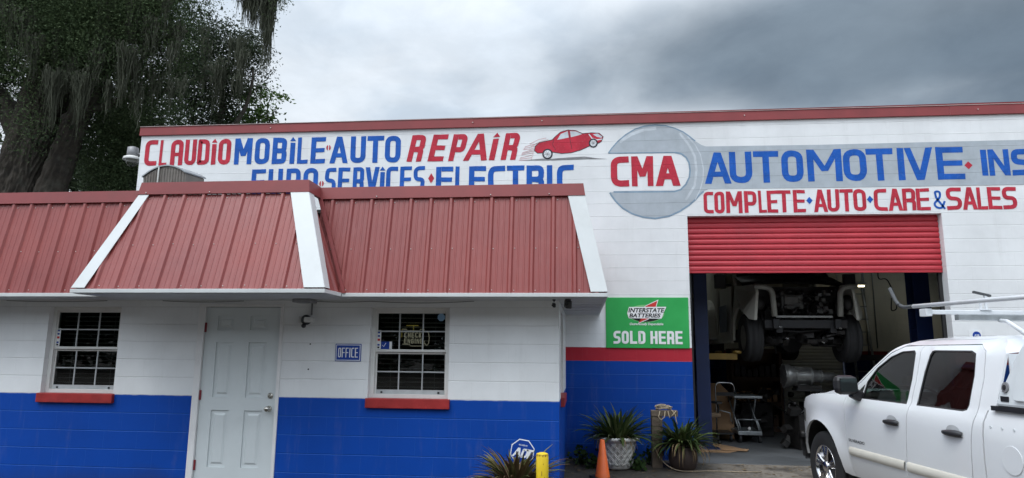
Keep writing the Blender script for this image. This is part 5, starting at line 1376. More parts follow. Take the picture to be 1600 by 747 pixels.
def inside(p, loop):
    c = False; n = len(loop)
    for i in range(n):
        a, b = loop[i], loop[i - 1]
        if (a[1] > p[1]) != (b[1] > p[1]) and p[0] < (b[0] - a[0]) * (p[1] - a[1]) / (b[1] - a[1]) + a[0]: c = not c
    return c
def resample(loop, step):
    out = []
    for i in range(len(loop)):
        a, b = V((*loop[i], 0)), V((*loop[(i + 1) % len(loop)], 0)); n = max(1, int((b - a).length / step))
        out += [tuple((a.lerp(b, j / n))[:2]) for j in range(n)]
    return out
def patch(mb, outer, holes=(), side=1, off=0.0, step=.05, lip=.03, fn=surf):
    loops = [resample(outer, step)] + [resample(h, step) for h in holes]
    pts = []; edges = []
    for lp in loops:
        b = len(pts); pts += lp; edges += [(b + i, b + (i + 1) % len(lp)) for i in range(len(lp))]
    xs = [p[0] for p in loops[0]]; zs = [p[1] for p in loops[0]]; nb = list(pts)
    g = step * 1.25; x = min(xs) + g / 2
    arr = np.array(nb)
    while x < max(xs):
        z = min(zs) + g / 2
        while z < max(zs):
            if inside((x, z), loops[0]) and not any(inside((x, z), h) for h in loops[1:]) and np.min(np.hypot(arr[:, 0] - x, arr[:, 1] - z)) > g * .55: pts.append((x, z))
            z += g
        x += g
    vs, es, fs, *_ = delaunay_2d_cdt([V(p) for p in pts], edges, [], 0, 1e-5)
    vs = [(v.x, v.y) for v in vs]
    keep = []
    for f in fs:
        c = (sum(vs[i][0] for i in f) / 3, sum(vs[i][1] for i in f) / 3)
        if inside(c, loops[0]) and not any(inside(c, h) for h in loops[1:]): keep.append(tuple(f))
    mb.add([(x, side * fn(x, z, off), z) for x, z in vs], keep, True)
    if lip:
        for lp in loops:
            v = [(x, side * fn(x, z, off), z) for x, z in lp] + [(x, side * (fn(x, z, off) - lip), z) for x, z in lp]; n = len(lp)
            mb.add(v, [(i, (i + 1) % n, (i + 1) % n + n, i + n) for i in range(n)])
    return mb
arch0 = circle2(.01, .41, .50, .515, 24, PI, 0)      # from rear to front over the top
FEND = [(-.585, .40), (-.50, .42)] + arch0[1:] + [(.515, .50), (.60, .52), (.66, .66), (.68, .86), (.67, 1.0), (.63, 1.09), (.50, 1.155), (.30, 1.20), (.05, 1.222), (-.25, 1.236), (-.545, 1.240), (-.572, 1.03), (-.598, .74), (-.628, .52), (-.64, .40)]
D1 = [(-.648, .40), (-.636, .52), (-.606, .74), (-.580, 1.03), (-.553, 1.238), (-.78, 1.392), (-1.015, 1.570), (-1.205, 1.692), (-1.385, 1.765), (-1.655, 1.772), (-1.672, 1.772), (-1.705, 1.45), (-1.705, 1.15), (-1.682, .88), (-1.655, .62), (-1.648, .40)]
WF = [(-.86, 1.226), (-.885, 1.40), (-1.016, 1.550), (-1.215, 1.665), (-1.39, 1.718), (-1.58, 1.728), (-1.612, 1.70), (-1.648, 1.46), (-1.652, 1.226)]
D2 = [(-1.657, .40), (-1.664, .62), (-1.691, .88), (-1.714, 1.15), (-1.714, 1.45), (-1.681, 1.772), (-2.42, 1.770), (-2.53, 1.715), (-2.575, 1.50), (-2.585, 1.22), (-2.555, 1.0), (-2.535, .72), (-2.52, .40)]
WR = [(-1.795, 1.226), (-1.800, 1.52), (-1.822, 1.68), (-1.845, 1.718), (-1.87, 1.728), (-2.37, 1.724), (-2.43, 1.700), (-2.468, 1.52), (-2.478, 1.28), (-2.462, 1.24), (-2.42, 1.226)]
CAB = [(-.53, 1.245), (-.725, 1.385), (-.965, 1.567), (-1.16, 1.70), (-1.30, 1.785), (-1.40, 1.822), (-2.55, 1.822), (-2.69, 1.785), (-2.765, 1.70), (-2.775, 1.30), (-2.75, 1.265), (-2.69, 1.255), (-2.69, .40), (-2.53, .40), (-2.545, .72), (-2.565, 1.0), (-2.595, 1.22), (-2.585, 1.51), (-2.54, 1.722), (-2.42, 1.780), (-1.385, 1.775), (-1.198, 1.702), (-1.008, 1.580), (-.772, 1.402)]
archR = circle2(-3.635, .41, .50, .515, 24, 0, PI)
BED = [(-2.705, .40), (-2.705, 1.262), (-4.85, 1.262), (-4.85, .45), (-4.16, .42)] + archR[::-1][1:] + [(-3.12, .42)]
inset = lambda lp, c, k: [(c[0] + (x - c[0]) * k, c[1] + (z - c[1]) * k) for x, z in lp]
body = MB()
for sd in (1, -1):
    patch(body, FEND, side=sd); patch(body, CAB, side=sd, lip=.02); patch(body, BED, side=sd, step=.09)
# hood, roof, tail
def loft(mb, rows, smooth=True):
    n = len(rows[0]); vs = [p for r in rows for p in r]
    return mb.add(vs, [(j * n + i, j * n + i + 1, (j + 1) * n + i + 1, (j + 1) * n + i) for j in range(len(rows) - 1) for i in range(n - 1)], smooth)
def hood_row(x, z): 
    y = surf(x, z); return [(x + .10 * (1 - t * t) * (1 if x > .3 else .2), y * t, z + .045 * (1 - abs(t) ** 3) + (.018 if .25 < abs(t) < .72 else 0)) for t in [i / 10 for i in range(-10, 11)]]
loft(body, [hood_row(x, z) for x, z in ((-.545, 1.240), (-.25, 1.236), (.05, 1.222), (.30, 1.20), (.50, 1.155), (.63, 1.09), (.67, 1.0))])
loft(body, [[(x, hwid(z) * t, z + .045 * (1 - t * t)) for t in [i / 8 for i in range(-8, 9)]] for x, z in ((-1.30, 1.785), (-1.40, 1.822), (-1.6, 1.824), (-2.3, 1.824), (-2.55, 1.822), (-2.69, 1.785), (-2.765, 1.70))])
body.box(-2.69, -2.675, -.92, .92, .45, 1.20); body.box(-2.775, -2.765, -.78, .78, 1.28, 1.70)
body.box(-4.86, -4.85, -.98, .98, .50, 1.262)
truck_body = body.build('body', M_car, truck, fix=False)
mb = MB(); loft(mb, [[(a + (b - a) * k / 6, (ya + (yb - ya) * k / 6) * t, za + (zb - za) * k / 6 + .03 * (1 - t * t)) for t in [i / 8 for i in range(-8, 9)]] for k in range(7) for (a, b, ya, yb, za, zb) in ((-.56, -1.33, .88, .66, 1.26, 1.79),)])
mb.build('windscreen', M_carglass, truck, fix=False)
def handle(mb, x0_, x1_, z, sd):
    n = 10; rows = []
    for i in range(n + 1):
        t_ = i / n; x = x0_ + (x1_ - x0_) * t_; h = .030 * (1 - .45 * abs(2 * t_ - 1) ** 3) * (.75 + .35 * t_); out_ = .020 + .030 * math.sin(PI * min(1, max(0, (t_ - .03) / .94))) ** .5
        y = surf(x, z); rows.append([(x, sd * (y + out_ * q), z + h * p) for p, q in ((-1, .1), (-.8, .8), (-.3, 1), (.3, 1), (.8, .8), (1, .1))])
    loft(mb, rows); return mb
for sd in (1, -1):
    for D, W, nm, wc, hx, mx in ((D1, WF, 'front', (-1.28, 1.47), (-1.345, -1.590), (-.66, -1.645)), (D2, WR, 'rear', (-2.13, 1.47), (-2.225, -2.470), (-1.685, -2.52))):
        mb = MB(); patch(mb, D, [W], sd)
        d = mb.build('door', M_car, truck, fix=False)
        mb = MB(); patch(mb, [(wc[0] + (x - wc[0]) * 1.02, wc[1] + (z - wc[1]) * 1.02) for x, z in W], [inset(W, wc, .955)], sd, -.004, lip=.012); mb.build('window_seal', M_dark, d, fix=False)
        mb = MB(); patch(mb, inset(W, wc, .975), (), sd, -.012, lip=0); mb.build('window_glass', M_carglass if nm == 'front' else M_privacy, d, fix=False)
        mb = MB(); handle(mb, hx[0], hx[1], 1.042, sd); mb.build('handle', M_dark, d, fix=False)
        # cup behind the grip
        mb = MB(); xc = sum(hx) / 2; rows = []
        for q in range(9):
            a = PI * q / 8; rows.append([(xc + .085 * r_c * math.cos(a), sd * (surf(xc, 1.07) + .0025), 1.062 + .048 * r_c * math.sin(a)) for r_c in (.0, .5, 1.0)])
        loft(mb, rows); mb.build('handle_cup', simple('shaded cup paint', (.50, .51, .52), .4), d, fix=False)
        mb = MB(); rows = []
        for i in range(13):
            x = mx[0] + (mx[1] - mx[0]) * i / 12; rows.append([(x, sd * (surf(x, z) + o_), z) for z, o_ in ((.622, .001), (.630, .016), (.662, .020), (.700, .016), (.712, .001))])
        loft(mb, rows); mb.build('side_moulding', M_mould, d, fix=False)
        if nm == 'front':
            mb = MB(); fn = lambda x, z, k: (-x, sd * (surf(-x, z) + .004), z)
            if sd > 0: put_text(mb, 'SILVERADO', .648, .960, .765, .795, fn, 0, .012)
            else: put_text(mb, 'SILVERADO', -.960, -.648, .765, .795, lambda x, z, k: (x, sd * (surf(x, z) + .004), z), 0, .012)
            mb.build('door_lettering', M_badge, d, fix=False)
            mb = MB(); patch(mb, [(-.70, 1.228), (-.845, 1.226), (-.868, 1.37)], (), sd, .006, lip=.02); mb.build('mirror_sail', M_dark, d, fix=False)
            mb = MB(); patch(mb, [(-.575, 1.012), (-.66, 1.225), (-.845, 1.225), (-.80, 1.20)], (), sd, .0, lip=0)
            m_ = MB(); m_.obox((-.85, sd * 1.105, 1.365), .13, .25, .20, 0, 0, .1); mr = m_.build('mirror', M_dark, truck, bevel=.06)
            m_ = MB(); m_.obox((-.921, sd * 1.105, 1.367), .004, .18, .135, 0, 0, .1); m_.build('mirror_glass', simple('mirror glass', (.10, .115, .115), .05, 1.0, 0), mr)
            m_ = MB(); m_.obox((-.83, sd * .985, 1.265), .10, .11, .11, 0, sd * .5); m_.build('mirror_arm', M_dark, mr, bevel=.02)
# lamps, grille, bumper
for sd in (1, -1):
    mb = MB(); rows = [[(x, sd * (surf(x, z) + .004), z) for z in (.86, .94, 1.02)] for x in (.48, .55, .62, .665)]; loft(mb, rows); mb.build('headlight', M_lens, truck, fix=False)
mb = MB(); mb.box(.62, .70, -.62, .62, .66, 1.0); mb.build('grille', M_dark, truck, bevel=.01)
mb = MB(); rows = []
for i in range(17):
    t_ = -1 + i / 8; xx = .80 - .22 * t_ ** 4; rows.append([(xx - .12, .96 * t_, .42), (xx, .96 * t_, .44), (xx + .02, .96 * t_, .56), (xx, .96 * t_, .66), (xx - .12, .95 * t_, .68)])
loft(mb, rows); mb.build('bumper', simple('dark bumper', (.03, .03, .032), .45), truck, fix=False)
# wheels
def truck_wheel(x, y, sd):
    w_ = MB(); tp = [(.235, .02), (.30, .005), (.365, .012), (.392, .03), (.400, .06), (.393, .065), (.393, .11), (.402, .115), (.402, .16), (.393, .165), (.393, .21), (.40, .215), (.392, .245), (.36, .265), (.235, .255)]
    w_.lathe([(r, -sd * h) for r, h in tp], (x, sd * y, .40), 'y', 44, caps=False)
    tr = w_.build('wheel', M_rubber, truck)
    k_ = MB(); k_.lathe([(.238, -sd * .022), (.242, -sd * .012), (.232, -sd * .016), (.218, -sd * .05), (.21, -sd * .24), (.03, -sd * .245)], (x, sd * y, .40), 'y', 40, caps=False); k_.build('rim', M_alloy, tr)
    s_ = MB()
    for k in range(5):
        for e_ in (-.17, .17):
            a = 2 * PI * k / 5 + PI / 2 + e_; ca, sa = math.cos(a), math.sin(a)
            pr = []
            for (r, hw_, dp) in ((.05, .020, -.03), (.13, .020, -.022), (.225, .028, -.022)):
                for q, dd in ((-1, .012), (-.6, 0), (.6, 0), (1, .012)): pr.append((x + ca * r - sa * hw_ * q, sd * (y + dp - dd), .40 + sa * r + ca * hw_ * q))
            s_.add(pr, [(j * 4 + i, j * 4 + i + 1, j * 4 + i + 5, j * 4 + i + 4) for j in range(2) for i in range(3)])
    s_.lathe([(.062, -sd * .05), (.060, -sd * .018), (.05, -sd * .008), (.004, -sd * .006)], (x, sd * y, .40), 'y', 20)
    s_.build('spokes', M_alloy, tr, fix=False)
    b_ = MB(); b_.lathe([(.15, -sd * .10), (.15, -sd * .13)], (x, sd * y, .40), 'y', 24); b_.build('brake_disc', M_cast, tr)
for x in (0.0, -3.645):
    for sd in (1, -1): truck_wheel(x, .985, sd)
mb = MB()      # wheel housings, floor and chassis
for cx0 in (0.0, -3.645):
    for sd in (1, -1):
        pts = circle2(cx0, .41, .53, .54, 20, 0, PI) + [(cx0 - .53, .41)]
        vs = [(x, sd * y, z) for y in (.62, .955) for x, z in pts]; n = len(pts); mb.add(vs, [(i, i + 1, i + 1 + n, i + n) for i in range(n - 1)]); mb.poly([(x, sd * .62, z) for x, z in pts])
mb.box(-4.7, -.56, -.90, .90, .34, .40); mb.box(-4.8, .6, -.45, .45, .30, .55); mb.build('underbody', M_blackm, truck, fix=False)
# cabin: dash, wheel, seats, lining
mb = MB(); mb.box(-.98, -.60, -.86, .86, .80, 1.20); mb.box(-2.66, -.60, -.87, .87, .41, .46); mb.box(-2.66, -2.62, -.85, .85, .46, 1.2)
for sd in (1, -1): mb.box(-2.62, -.99, sd * .90 - .02, sd * .90 + .02, .46, 1.185)
mb.build('cabin_lining', M_seat, truck)
for x, w0 in ((-1.62, .0), (-2.45, .0)):
    for y in (.42, -.42):
        mb = MB(); mb.obox((x + .22, y, .74), .52, .52, .20); mb.obox((x - .06, y, 1.08), .16, .50, .64, 0, 0, -.22); mb.obox((x - .15, y, 1.48), .09, .26, .19, 0, 0, -.15); mb.build('seat', M_seat, truck, bevel=.05)
mb = MB(); mb.tube([(-1.10 + .05 * math.sin(a), .42 + .185 * math.cos(a), 1.185 + .175 * math.sin(a)) for a in [2 * PI * i / 24 for i in range(24)]], .015, 8, True, True)
mb.tube([(-1.10, .25, 1.20), (-1.08, .42, 1.18), (-1.10, .59, 1.20)], .018, 6); mb.tube([(-1.09, .42, 1.17), (-.98, .42, 1.10)], .03, 8); mb.build('steering_wheel', simple('grey steering wheel', (.12, .12, .12), .5), truck)
# service topper on the bed
TP = [(-2.80, 1.300), (-2.81, 1.33), (-2.985, 1.69), (-3.06, 1.80), (-3.14, 1.845), (-4.9, 1.845), (-4.9, 1.300)]
topper = MB(); topper.prism(TP, lambda x, z: (x, .955 - .10 * max(0, (z - 1.3) / .55), z), lambda x, z: (x, -.955 + .10 * max(0, (z - 1.3) / .55), z))
tp_ = topper.build('topper', M_cap_w, truck, bevel=.02)
for sd in (1, -1):
    mb = MB(); mb.box(-4.9, -2.77, min(sd * .80, sd * .965), max(sd * .80, sd * .965), 1.264, 1.2995); mb.build('rail_gasket', M_dark, tp_)
    mb = MB(); fy = lambda z, o_: sd * (.955 - .10 * max(0, (z - 1.3) / .55) + o_)
    pn = rounded([(-3.00, 1.352), (-3.055, 1.76), (-4.6, 1.76), (-4.6, 1.352)], .04, True)
    mb.prism(pn, lambda x, z: (x, fy(z, .002), z), lambda x, z: (x, fy(z, .022), z)); mb.build('side_hatch', M_cap_w, tp_, bevel=.006)
    mb = MB(); mb.prism(circle2(-2.905, 1.445, .034, .040), lambda x, z: (x, fy(z, .002), z), lambda x, z: (x, fy(z, .012), z)); mb.build('lock_plate', M_lampgry, tp_)
    mb = MB(); mb.prism(circle2(-2.905, 1.445, .014, .020, 12), lambda x, z: (x, fy(z, .0125), z), lambda x, z: (x, fy(z, .02), z)); mb.build('lock', M_dark, tp_)
    mb = MB(); mb.box(-2.945, -2.865, min(fy(1.36, .002), fy(1.36, .008)), max(fy(1.36, .002), fy(1.36, .008)), 1.338, 1.378); mb.build('black_tab', M_dark, tp_)
mb = MB(); mb.prism(circle2(-2.99, .92, .105, .105, 30), lambda x, z: (x, surf(x, z, .001), z), lambda x, z: (x, surf(x, z, .006), z)); mb.build('fuel_flap', M_car, truck, bevel=.003)
for x in (-2.78, -2.90, -3.02):
    mb = MB(); mb.lathe([(.012, .0), (.010, .003)], (x, surf(x, 1.14) + .001, 1.14), 'y', 10); mb.build('blanking_plug', M_cap_w, truck)
# antenna-free ladder rack
rk = MB(); rk.tube([(-1.57, .75, 2.150), (-4.9, .75, 2.10)], .0195, 12)
rack = rk.build('ladder_rack', M_rackw, truck, label='white ladder rack over the cab')
MB().tube([(-1.57, -.75, 2.150), (-4.9, -.75, 2.10)], .0195, 12).build('rail', M_rackw, rack)
for sd in (1, -1):
    mb = MB(); mb.tube(rounded([(-1.60, sd * .75, 2.150), (-1.40, sd * .75, 2.150), (-1.30, sd * .75, 2.20), (-1.20, sd * .75, 2.36)], .12), .0185, 10); mb.build('end_stop', M_rackg, rack)
    mb = MB(); mb.box(-1.80, -1.70, sd * .75 - .03, sd * .75 + .03, 2.045, 2.115); mb.build('bracket', M_rackw, rack, bevel=.004)
    mb = MB(); mb.tube([(-3.05, sd * .76, 2.12), (-3.12, sd * .80, 1.86)], .025, 8); mb.build('leg', M_rackw, rack); mb = MB(); mb.tube([(-4.7, sd * .76, 2.10), (-4.7, sd * .80, 1.85)], .025, 8); mb.build('leg', M_rackw, rack)
mb = MB(); mb.box(-1.785, -1.735, -.80, .72, 2.065, 2.105); mb.build('cross_bar', M_rackw, rack, bevel=.006)
mb = MB(); mb.box(-1.985, -1.925, -.80, .60, 2.00, 2.055); mb.build('cross_bar', M_galv, rack, bevel=.006)
mb = MB(); mb.box(-1.772, -1.752, .16, .18, 2.1055, 2.255); mb.box(-1.772, -1.752, .215, .23, 2.1055, 2.20); mb.box(-1.80, -1.72, .14, .25, 2.1055, 2.118); mb.build('ladder_stop', M_rackw, rack)
mb = MB(); mb.obox((-1.762, .20, 2.262), .03, .17, .022, 0, .22); mb.build('stop_pad', M_rackg, rack, bevel=.005)
mb = MB(); mb.tube([(-1.96, .20, 2.0), (-2.15, .28, 1.985), (-2.95, .75, 1.84)], .018, 8); mb.build('brace', M_rackw, rack)

# ------------------------------------------------------------------ trees
def np_mesh(name, v, f, mat, parent=None, org=None, kind=None):
    """v (n,3) world metres, f (m,4)"""
    o_ = np.array(ORG[parent.name] if parent else (org or (0, 0, 0)))
    me = bpy.data.meshes.new(name); v = v - o_
    me.vertices.add(len(v)); me.vertices.foreach_set('co', v.astype(np.float32).ravel())
    me.loops.add(f.size); me.loops.foreach_set('vertex_index', f.astype(np.int32).ravel())
    me.polygons.add(len(f)); me.polygons.foreach_set('loop_start', np.arange(0, f.size, f.shape[1], dtype=np.int32))
    me.update(calc_edges=True); me.validate()
    o = bpy.data.objects.new(name, me); COL.objects.link(o); me.materials.append(mat)
    if parent: o.parent = parent
    else: o.location = tuple(o_)
    ORG[o.name] = tuple(o_)
    if kind: o['kind'] = kind
    return o
def leaves_np(blobs, per_m3, size, seed, clump=.34, cl=26):
    rg = np.random.default_rng(seed); C = []
    for (x, y, z, rx, ry, rz) in blobs:
        n = max(3, int(per_m3 * rx * ry * rz * 4.19 / cl))
        d = rg.normal(size=(n, 3)); d /= np.linalg.norm(d, axis=1)[:, None]; d *= (rg.random(n) ** .42)[:, None]
        C.append(np.array([x, y, z]) + d * np.array([rx, ry, rz]))
    C = np.concatenate(C); n = len(C) * cl
    P = np.repeat(C, cl, 0) + rg.normal(size=(n, 3)) * np.array([clump, clump, clump * .6])
    nrm = rg.normal(size=(n, 3)) + np.array([0, 0, 1.1]); nrm /= np.linalg.norm(nrm, axis=1)[:, None]
    a = rg.normal(size=(n, 3)); u = np.cross(nrm, a); u /= np.linalg.norm(u, axis=1)[:, None]; w = np.cross(nrm, u)
    s = size * rg.uniform(.6, 1.3, n)[:, None]
    q = np.stack([P - u * s, P + w * s * .42, P + u * s, P - w * s * .42], 1).reshape(-1, 3)
    return q, np.arange(len(q)).reshape(-1, 4)
def moss_np(anchors, seed):
    """anchors: x,y,z,length,spread,count"""
    rg = np.random.default_rng(seed); V_ = []; F_ = []; b = 0
    for (x, y, z, ln, spd, cnt) in anchors:
        for k in range(int(cnt)):
            dx, dy = rg.normal(0, spd, 2); fall = math.exp(-((dx * dx + dy * dy) / (spd * spd)) * .5)
            L_ = ln * (.25 + .75 * fall) * rg.uniform(.55, 1.0); p = np.array([x + dx, y + dy, z + rg.uniform(-.15, .12)]); n = 6; w0 = rg.uniform(.008, .02)
            a = rg.uniform(0, PI); sd = np.array([math.cos(a), math.sin(a), 0]); dr = rg.normal(0, .05, 3) * np.array([1, 1, 0])
            for i in range(n + 1):
                t = i / n; w = w0 * (1 - .8 * t) * (1 + .5 * math.sin(9 * t + k)); c = p + np.array([0, 0, -L_ * t]) + dr * t + rg.normal(0, .018, 3) * np.array([1, 1, 0]) + np.array([-dx, -dy, 0]) * .45 * t
                V_ += [c - sd * w, c + sd * w]
            F_ += [(b + 2 * i, b + 2 * i + 1, b + 2 * i + 3, b + 2 * i + 2) for i in range(n)]; b += 2 * (n + 1)
    return np.array(V_), np.array(F_)
def limb(mb, pts, r0, r1, n=10, wob=.06, seed=0):
    R2 = random.Random(seed); P = []; Rr = []
    pts = [V(p) for p in pts]; m = len(pts)
    for i in range(m - 1):
        for k in range(5):
            t_ = k / 5; P.append(pts[i].lerp(pts[i + 1], t_) + V((R2.gauss(0, wob), R2.gauss(0, wob), 0)) * (1 if i + k else 0)); s_ = (i + t_) / (m - 1); Rr.append(r0 + (r1 - r0) * s_ ** .8)
    P.append(pts[-1]); Rr.append(r1)
    mb.tube(P, Rr, n); return mb
PX = lambda px: -15.42 + px * .01785        # metres across at the oak's depth, used to lay its crown out
PZ = lambda py: 10.95 - py * .0181
oak = thing('oak_tree', 'huge dark live oak hung with grey moss left of the garage', 'tree', (-14.9, 8.3, -.1))
mb = MB()
from mathutils import noise as mnoise
def barky(mb, pts, r0, r1, nz, na, seed=0.0):
    vs = []; pts = [V(p) for p in pts]; zs = [p.z for p in pts]
    for i in range(nz + 1):
        z = zs[0] + (zs[-1] - zs[0]) * i / nz; cx0 = float(np.interp(z, zs, [p.x for p in pts])); cy0 = float(np.interp(z, zs, [p.y for p in pts])); rr = r0 + (r1 - r0) * (i / nz) ** .8
        for j in range(na):
            a = 2 * PI * j / na; p = V((math.cos(a) * 9.0, math.sin(a) * 9.0, z * 2.0 + seed))
            big = mnoise.noise(V((math.cos(a) * 1.1, math.sin(a) * 1.1, z * .25 + seed))); rid = 1 - abs(mnoise.noise(p + V((0, 0, .6 * mnoise.noise(p * .5))))) * 2.2
            rid2 = 1 - abs(mnoise.noise(V((p.x * 2.1, p.y * 2.1, z * 2.4)))) * 2
            r_q = rr * (1 + .13 * big) + (.06 * max(rid, -.25) if rid < 0 else .06 * rid ** 1.6) + .035 * rid2; vs.append((cx0 + r_q * math.cos(a), cy0 + r_q * math.sin(a), z))
    return mb.add(vs, [(i * na + j, i * na + (j + 1) % na, (i + 1) * na + (j + 1) % na, (i + 1) * na + j) for i in range(nz) for j in range(na)], True)
barky(mb, [(-15.0, 8.3, -.2), (-14.9, 8.3, 2.5), (-14.75, 8.3, 5.0), (-14.25, 8.3, 7.6), (-13.8, 8.3, 9.6)], .84, .50, 300, 200)
barky(mb, [(-14.75, 8.3, 3.2), (-13.7, 8.2, 5.4), (-13.0, 8.0, 7.4), (-12.0, 7.8, 9.4), (-10.8, 7.6, 10.6)], .36, .15, 110, 60, 9.0)
limb(mb, [(-14.35, 8.3, 7.6), (-12.8, 8.1, 9.2), (-10.6, 7.9, 10.6), (-8.6, 7.8, 11.3), (-6.9, 7.7, 11.0)], .34, .06, 9, .08, 3)
limb(mb, [(-14.5, 8.3, 6.8), (-16.0, 8.0, 8.8), (-17.8, 7.8, 10.2)], .36, .14, 10, .06, 4)
limb(mb, [(-13.3, 8.0, 7.4), (-11.9, 8.2, 8.0), (-10.7, 8.3, 8.3)], .14, .04, 8, .05, 5)
limb(mb, [(-12.2, 7.8, 9.4), (-10.9, 7.6, 9.3), (-9.9, 7.6, 9.5)], .10, .03, 7, .05, 6)
limb(mb, [(-8.6, 7.8, 11.3), (-8.0, 7.8, 10.7), (-7.6, 7.8, 10.3)], .05, .015, 6, .03, 7)
mb.build('trunk', M_bark, oak)
B = lambda px, py, hw_, hh, y=8.0, ry=1.0: (PX(px), y, PZ(py), hw_ * .0178, ry, hh * .0181)
bl = [B(40, 10, 150, 80, 8.0, 1.6), B(150, 25, 110, 85, 7.8, 1.4), B(235, 35, 75, 55, 7.6, 1.2), B(125, 95, 90, 55, 7.4, .9), B(205, 115, 90, 60, 7.8, 1.1), B(265, 85, 42, 50, 7.8, .9), B(300, 30, 35, 40, 7.6, .8),
      B(-40, 80, 60, 120, 8.2, 1.2), B(170, 190, 85, 55, 8.8, 1.0), B(240, 175, 38, 45, 8.4, .9), B(195, 250, 80, 60, 9.2, 1.1), B(-14, 160, 24, 90, 9.2, .5), B(60, 60, 75, 45, 7.2, .6), B(140, 250, 50, 60, 9.6, .9), B(115, 165, 40, 60, 9.2, .6), B(245, 235, 30, 30, 8.8, .6), B(108, 215, 30, 60, 9.6, .6), B(20, 120, 60, 30, 7.3, .4), B(108, 225, 26, 60, 7.0, .3), B(90, 150, 30, 35, 7.0, .3), B(6, 185, 14, 40, 7.0, .3), B(296, 95, 16, 28, 7.8, .4), B(268, 125, 16, 26, 8.2, .4)]
v, f = leaves_np(bl, 2300, .030, 41, .28, 34)
np_mesh('crown', v, f, M_oak, oak)
v, f = leaves_np([(a, b + .6, c, d * .92, e * .5, g * .9) for a, b, c, d, e, g in bl if a < PX(215)], 380, .085, 45, .28)
v2, f2 = leaves_np([(a, b + .6, c, d * .85, e * .5, g * .85) for a, b, c, d, e, g in bl if a >= PX(215)], 170, .075, 46, .25)
np_mesh('inner_crown', np.concatenate([v, v2]), np.concatenate([f, f2 + len(v)]), M_oakd, oak)
sm_ = [B(395, -15, 50, 22, 7.8, .5), B(440, -8, 30, 14, 7.8, .4), B(400, 22, 18, 20, 7.8, .3), B(455, 8, 18, 6, 7.8, .2), B(425, 35, 12, 30, 7.8, .25), B(405, 5, 40, 26, 7.8, .35), B(436, 52, 8, 18, 7.8, .2)]
v, f = leaves_np(sm_, 1500, .034, 42, .14)
np_mesh('outer_crown', v, f, M_oak, oak)
an = []
R2 = random.Random(77)
for (px, py, ln, spd, cnt) in ((385, 5, 1.3, .10, 130), (400, 25, 1.2, .12, 160), (421, 30, 2.3, .07, 170), (412, 10, 1.9, .14, 190), (374, -5, 1.1, .06, 70), (440, -5, 1.0, .12, 90), (426, 50, 1.7, .045, 110), (395, 0, 1.6, .16, 160), (430, 0, 1.6, .12, 140)):
    an.append((PX(px), 7.8, PZ(py), ln, spd, cnt))
for k in range(46):
    px = R2.uniform(60, 320); py = R2.uniform(20, 170) if px > 120 else R2.uniform(10, 60); an.append((PX(px), 7.0 + R2.uniform(0, .6), PZ(py), R2.uniform(.5, 1.5), R2.uniform(.06, .16), 46))
for (px, py, ln) in ((75, 55, 1.6), (95, 70, 1.5), (112, 100, 1.3), (60, 30, 1.2), (150, 150, 1.8), (190, 160, 1.8), (250, 120, 1.6)): an.append((PX(px), 6.9, PZ(py), ln, .16, 120))
v, f = moss_np(an, 43); np_mesh('hanging_moss', v, f, M_moss, oak)

# darker tree between oak and parapet
PX2 = lambda px: -19.9 + px * .0230
PZ2 = lambda py: 13.2 - py * .0228
t = thing('moss_draped_tree', 'dark tree draped with hanging moss rising behind the parapet', 'tree', (-11.6, 12.5, -.1))
B2 = lambda px, py, hw_, hh, y=12.5, ry=1.0: (PX2(px), y, PZ2(py), hw_ * .0230, ry, hh * .0228)
mb = MB(); limb(mb, [(-11.6, 12.5, -.2), (-11.7, 12.5, 4), (-11.9, 12.5, 7.5), (-11.6, 12.5, 10.6)], .35, .06, 10, .05, 11); limb(mb, [(-11.8, 12.5, 6), (-11.0, 12.4, 8.8), (-10.6, 12.3, 10.6)], .14, .03, 8, .05, 12); limb(mb, [(-11.85, 12.5, 6.5), (-12.8, 12.5, 9.4)], .14, .03, 8, .05, 13); mb.build('trunk', M_bark, t)
bl = [B2(330, 55, 32, 25), B2(375, 75, 40, 35), B2(398, 88, 22, 25), B2(292, 155, 22, 42), B2(350, 110, 45, 40), B2(382, 130, 28, 30), B2(335, 160, 42, 50), B2(303, 130, 26, 40), B2(318, 90, 22, 40), B2(358, 172, 28, 32), B2(412, 112, 10, 14), B2(290, 45, 20, 25), B2(340, 230, 70, 50)]
v, f = leaves_np(bl, 1000, .052, 51, .20); np_mesh('crown', v, f, M_oakd, t)
an = [(PX2(R2.uniform(300, 410)), 11.6, PZ2(R2.uniform(60, 150)), R2.uniform(.8, 2.2), R2.uniform(.08, .2), 46) for k in range(18)]
v, f = moss_np(an, 52); np_mesh('hanging_moss', v, f, M_moss, t)
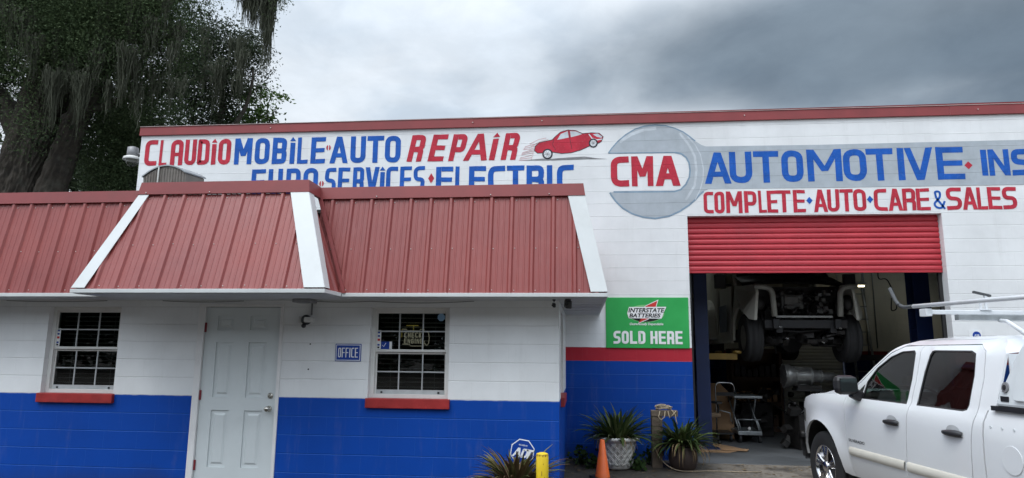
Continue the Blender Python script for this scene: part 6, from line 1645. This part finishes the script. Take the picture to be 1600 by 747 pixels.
# lighter broadleaf tree peeping over the parapet
t = thing('broadleaf_tree', 'lighter green leafy tree just above the parapet right of the mossy trees', 'tree', (-11.3, 14.5, -.1))
PX3 = lambda px: -21.88 + px * .0253
PZ3 = lambda py: 14.3 - py * .0251
B3 = lambda px, py, hw_, hh: (PX3(px), 14.5, PZ3(py), hw_ * .0253, .8, hh * .0251)
mb = MB(); limb(mb, [(-11.3, 14.5, -.2), (-11.4, 14.5, 5), (-11.4, 14.5, 9.4)], .22, .05, 9, .05, 21)
for q in ((415, 150), (432, 152), (438, 175), (400, 165), (428, 185)): limb(mb, [(-11.4, 14.5, 8.6), (PX3(q[0]), 14.4, PZ3(q[1]))], .05, .012, 6, .03, q[0])
mb.build('trunk', M_bark, t)
bl = [B3(410, 148, 20, 14), B3(432, 146, 16, 7), B3(440, 150, 9, 4), B3(395, 165, 25, 20), B3(425, 178, 16, 10), B3(432, 172, 7, 6), B3(410, 195, 30, 18), B3(385, 185, 30, 20), B3(418, 160, 8, 12)]
v, f = leaves_np(bl, 330, .085, 61, .16, 18); np_mesh('crown', v, f, M_oakl, t)
# backdrop trees further back
def far_tree(x, y, h, r, mat, seed, lab):
    t = thing('woodland_tree', lab, 'tree', (x, y, -.1), 0, 'trees standing behind the oak'); mb = MB(); limb(mb, [(x, y, -.2), (x + .2, y, h * .5), (x, y, h * .85)], .3, .06, 8, .1, seed); mb.build('trunk', M_bark, t)
    R3 = random.Random(seed); bl = [(x + R3.gauss(0, r * .4), y + R3.gauss(0, r * .3), h * (.25 + .65 * R3.random()), r * .55, r * .5, r * .45) for k in range(10)] + [(x, y, h * .3, r, r * .6, h * .28)]
    v, f = leaves_np(bl, 130, .13, seed, .45, 22); np_mesh('crown', v, f, mat, t)
far_tree(-20, 16, 11.5, 3.4, M_oakd, 71, 'dark woodland tree at the left picture edge behind the oak trunk')
far_tree(-15.0, 17, 10.2, 3.4, M_oakd, 72, 'dark woodland tree showing right of the oak trunk')
far_tree(-12.0, 18, 9.0, 2.8, M_oakd, 73, 'dark woodland tree behind the garage lamp')

# unseen belt of trees added behind the camera for the panes to mirror
rg = np.random.default_rng(5)
v, f = leaves_np([(x, -44 + rg.normal(0, 1.5), 5 + k * 6.5, 5.4, 2.2, 5.0) for x in range(-70, 71, 6) for k in (0, 1)], 34.0, .34, 91, .8, 20)
np_mesh('added_treeline', v, f, M_oakd, None, (0, -44, 0), 'stuff')
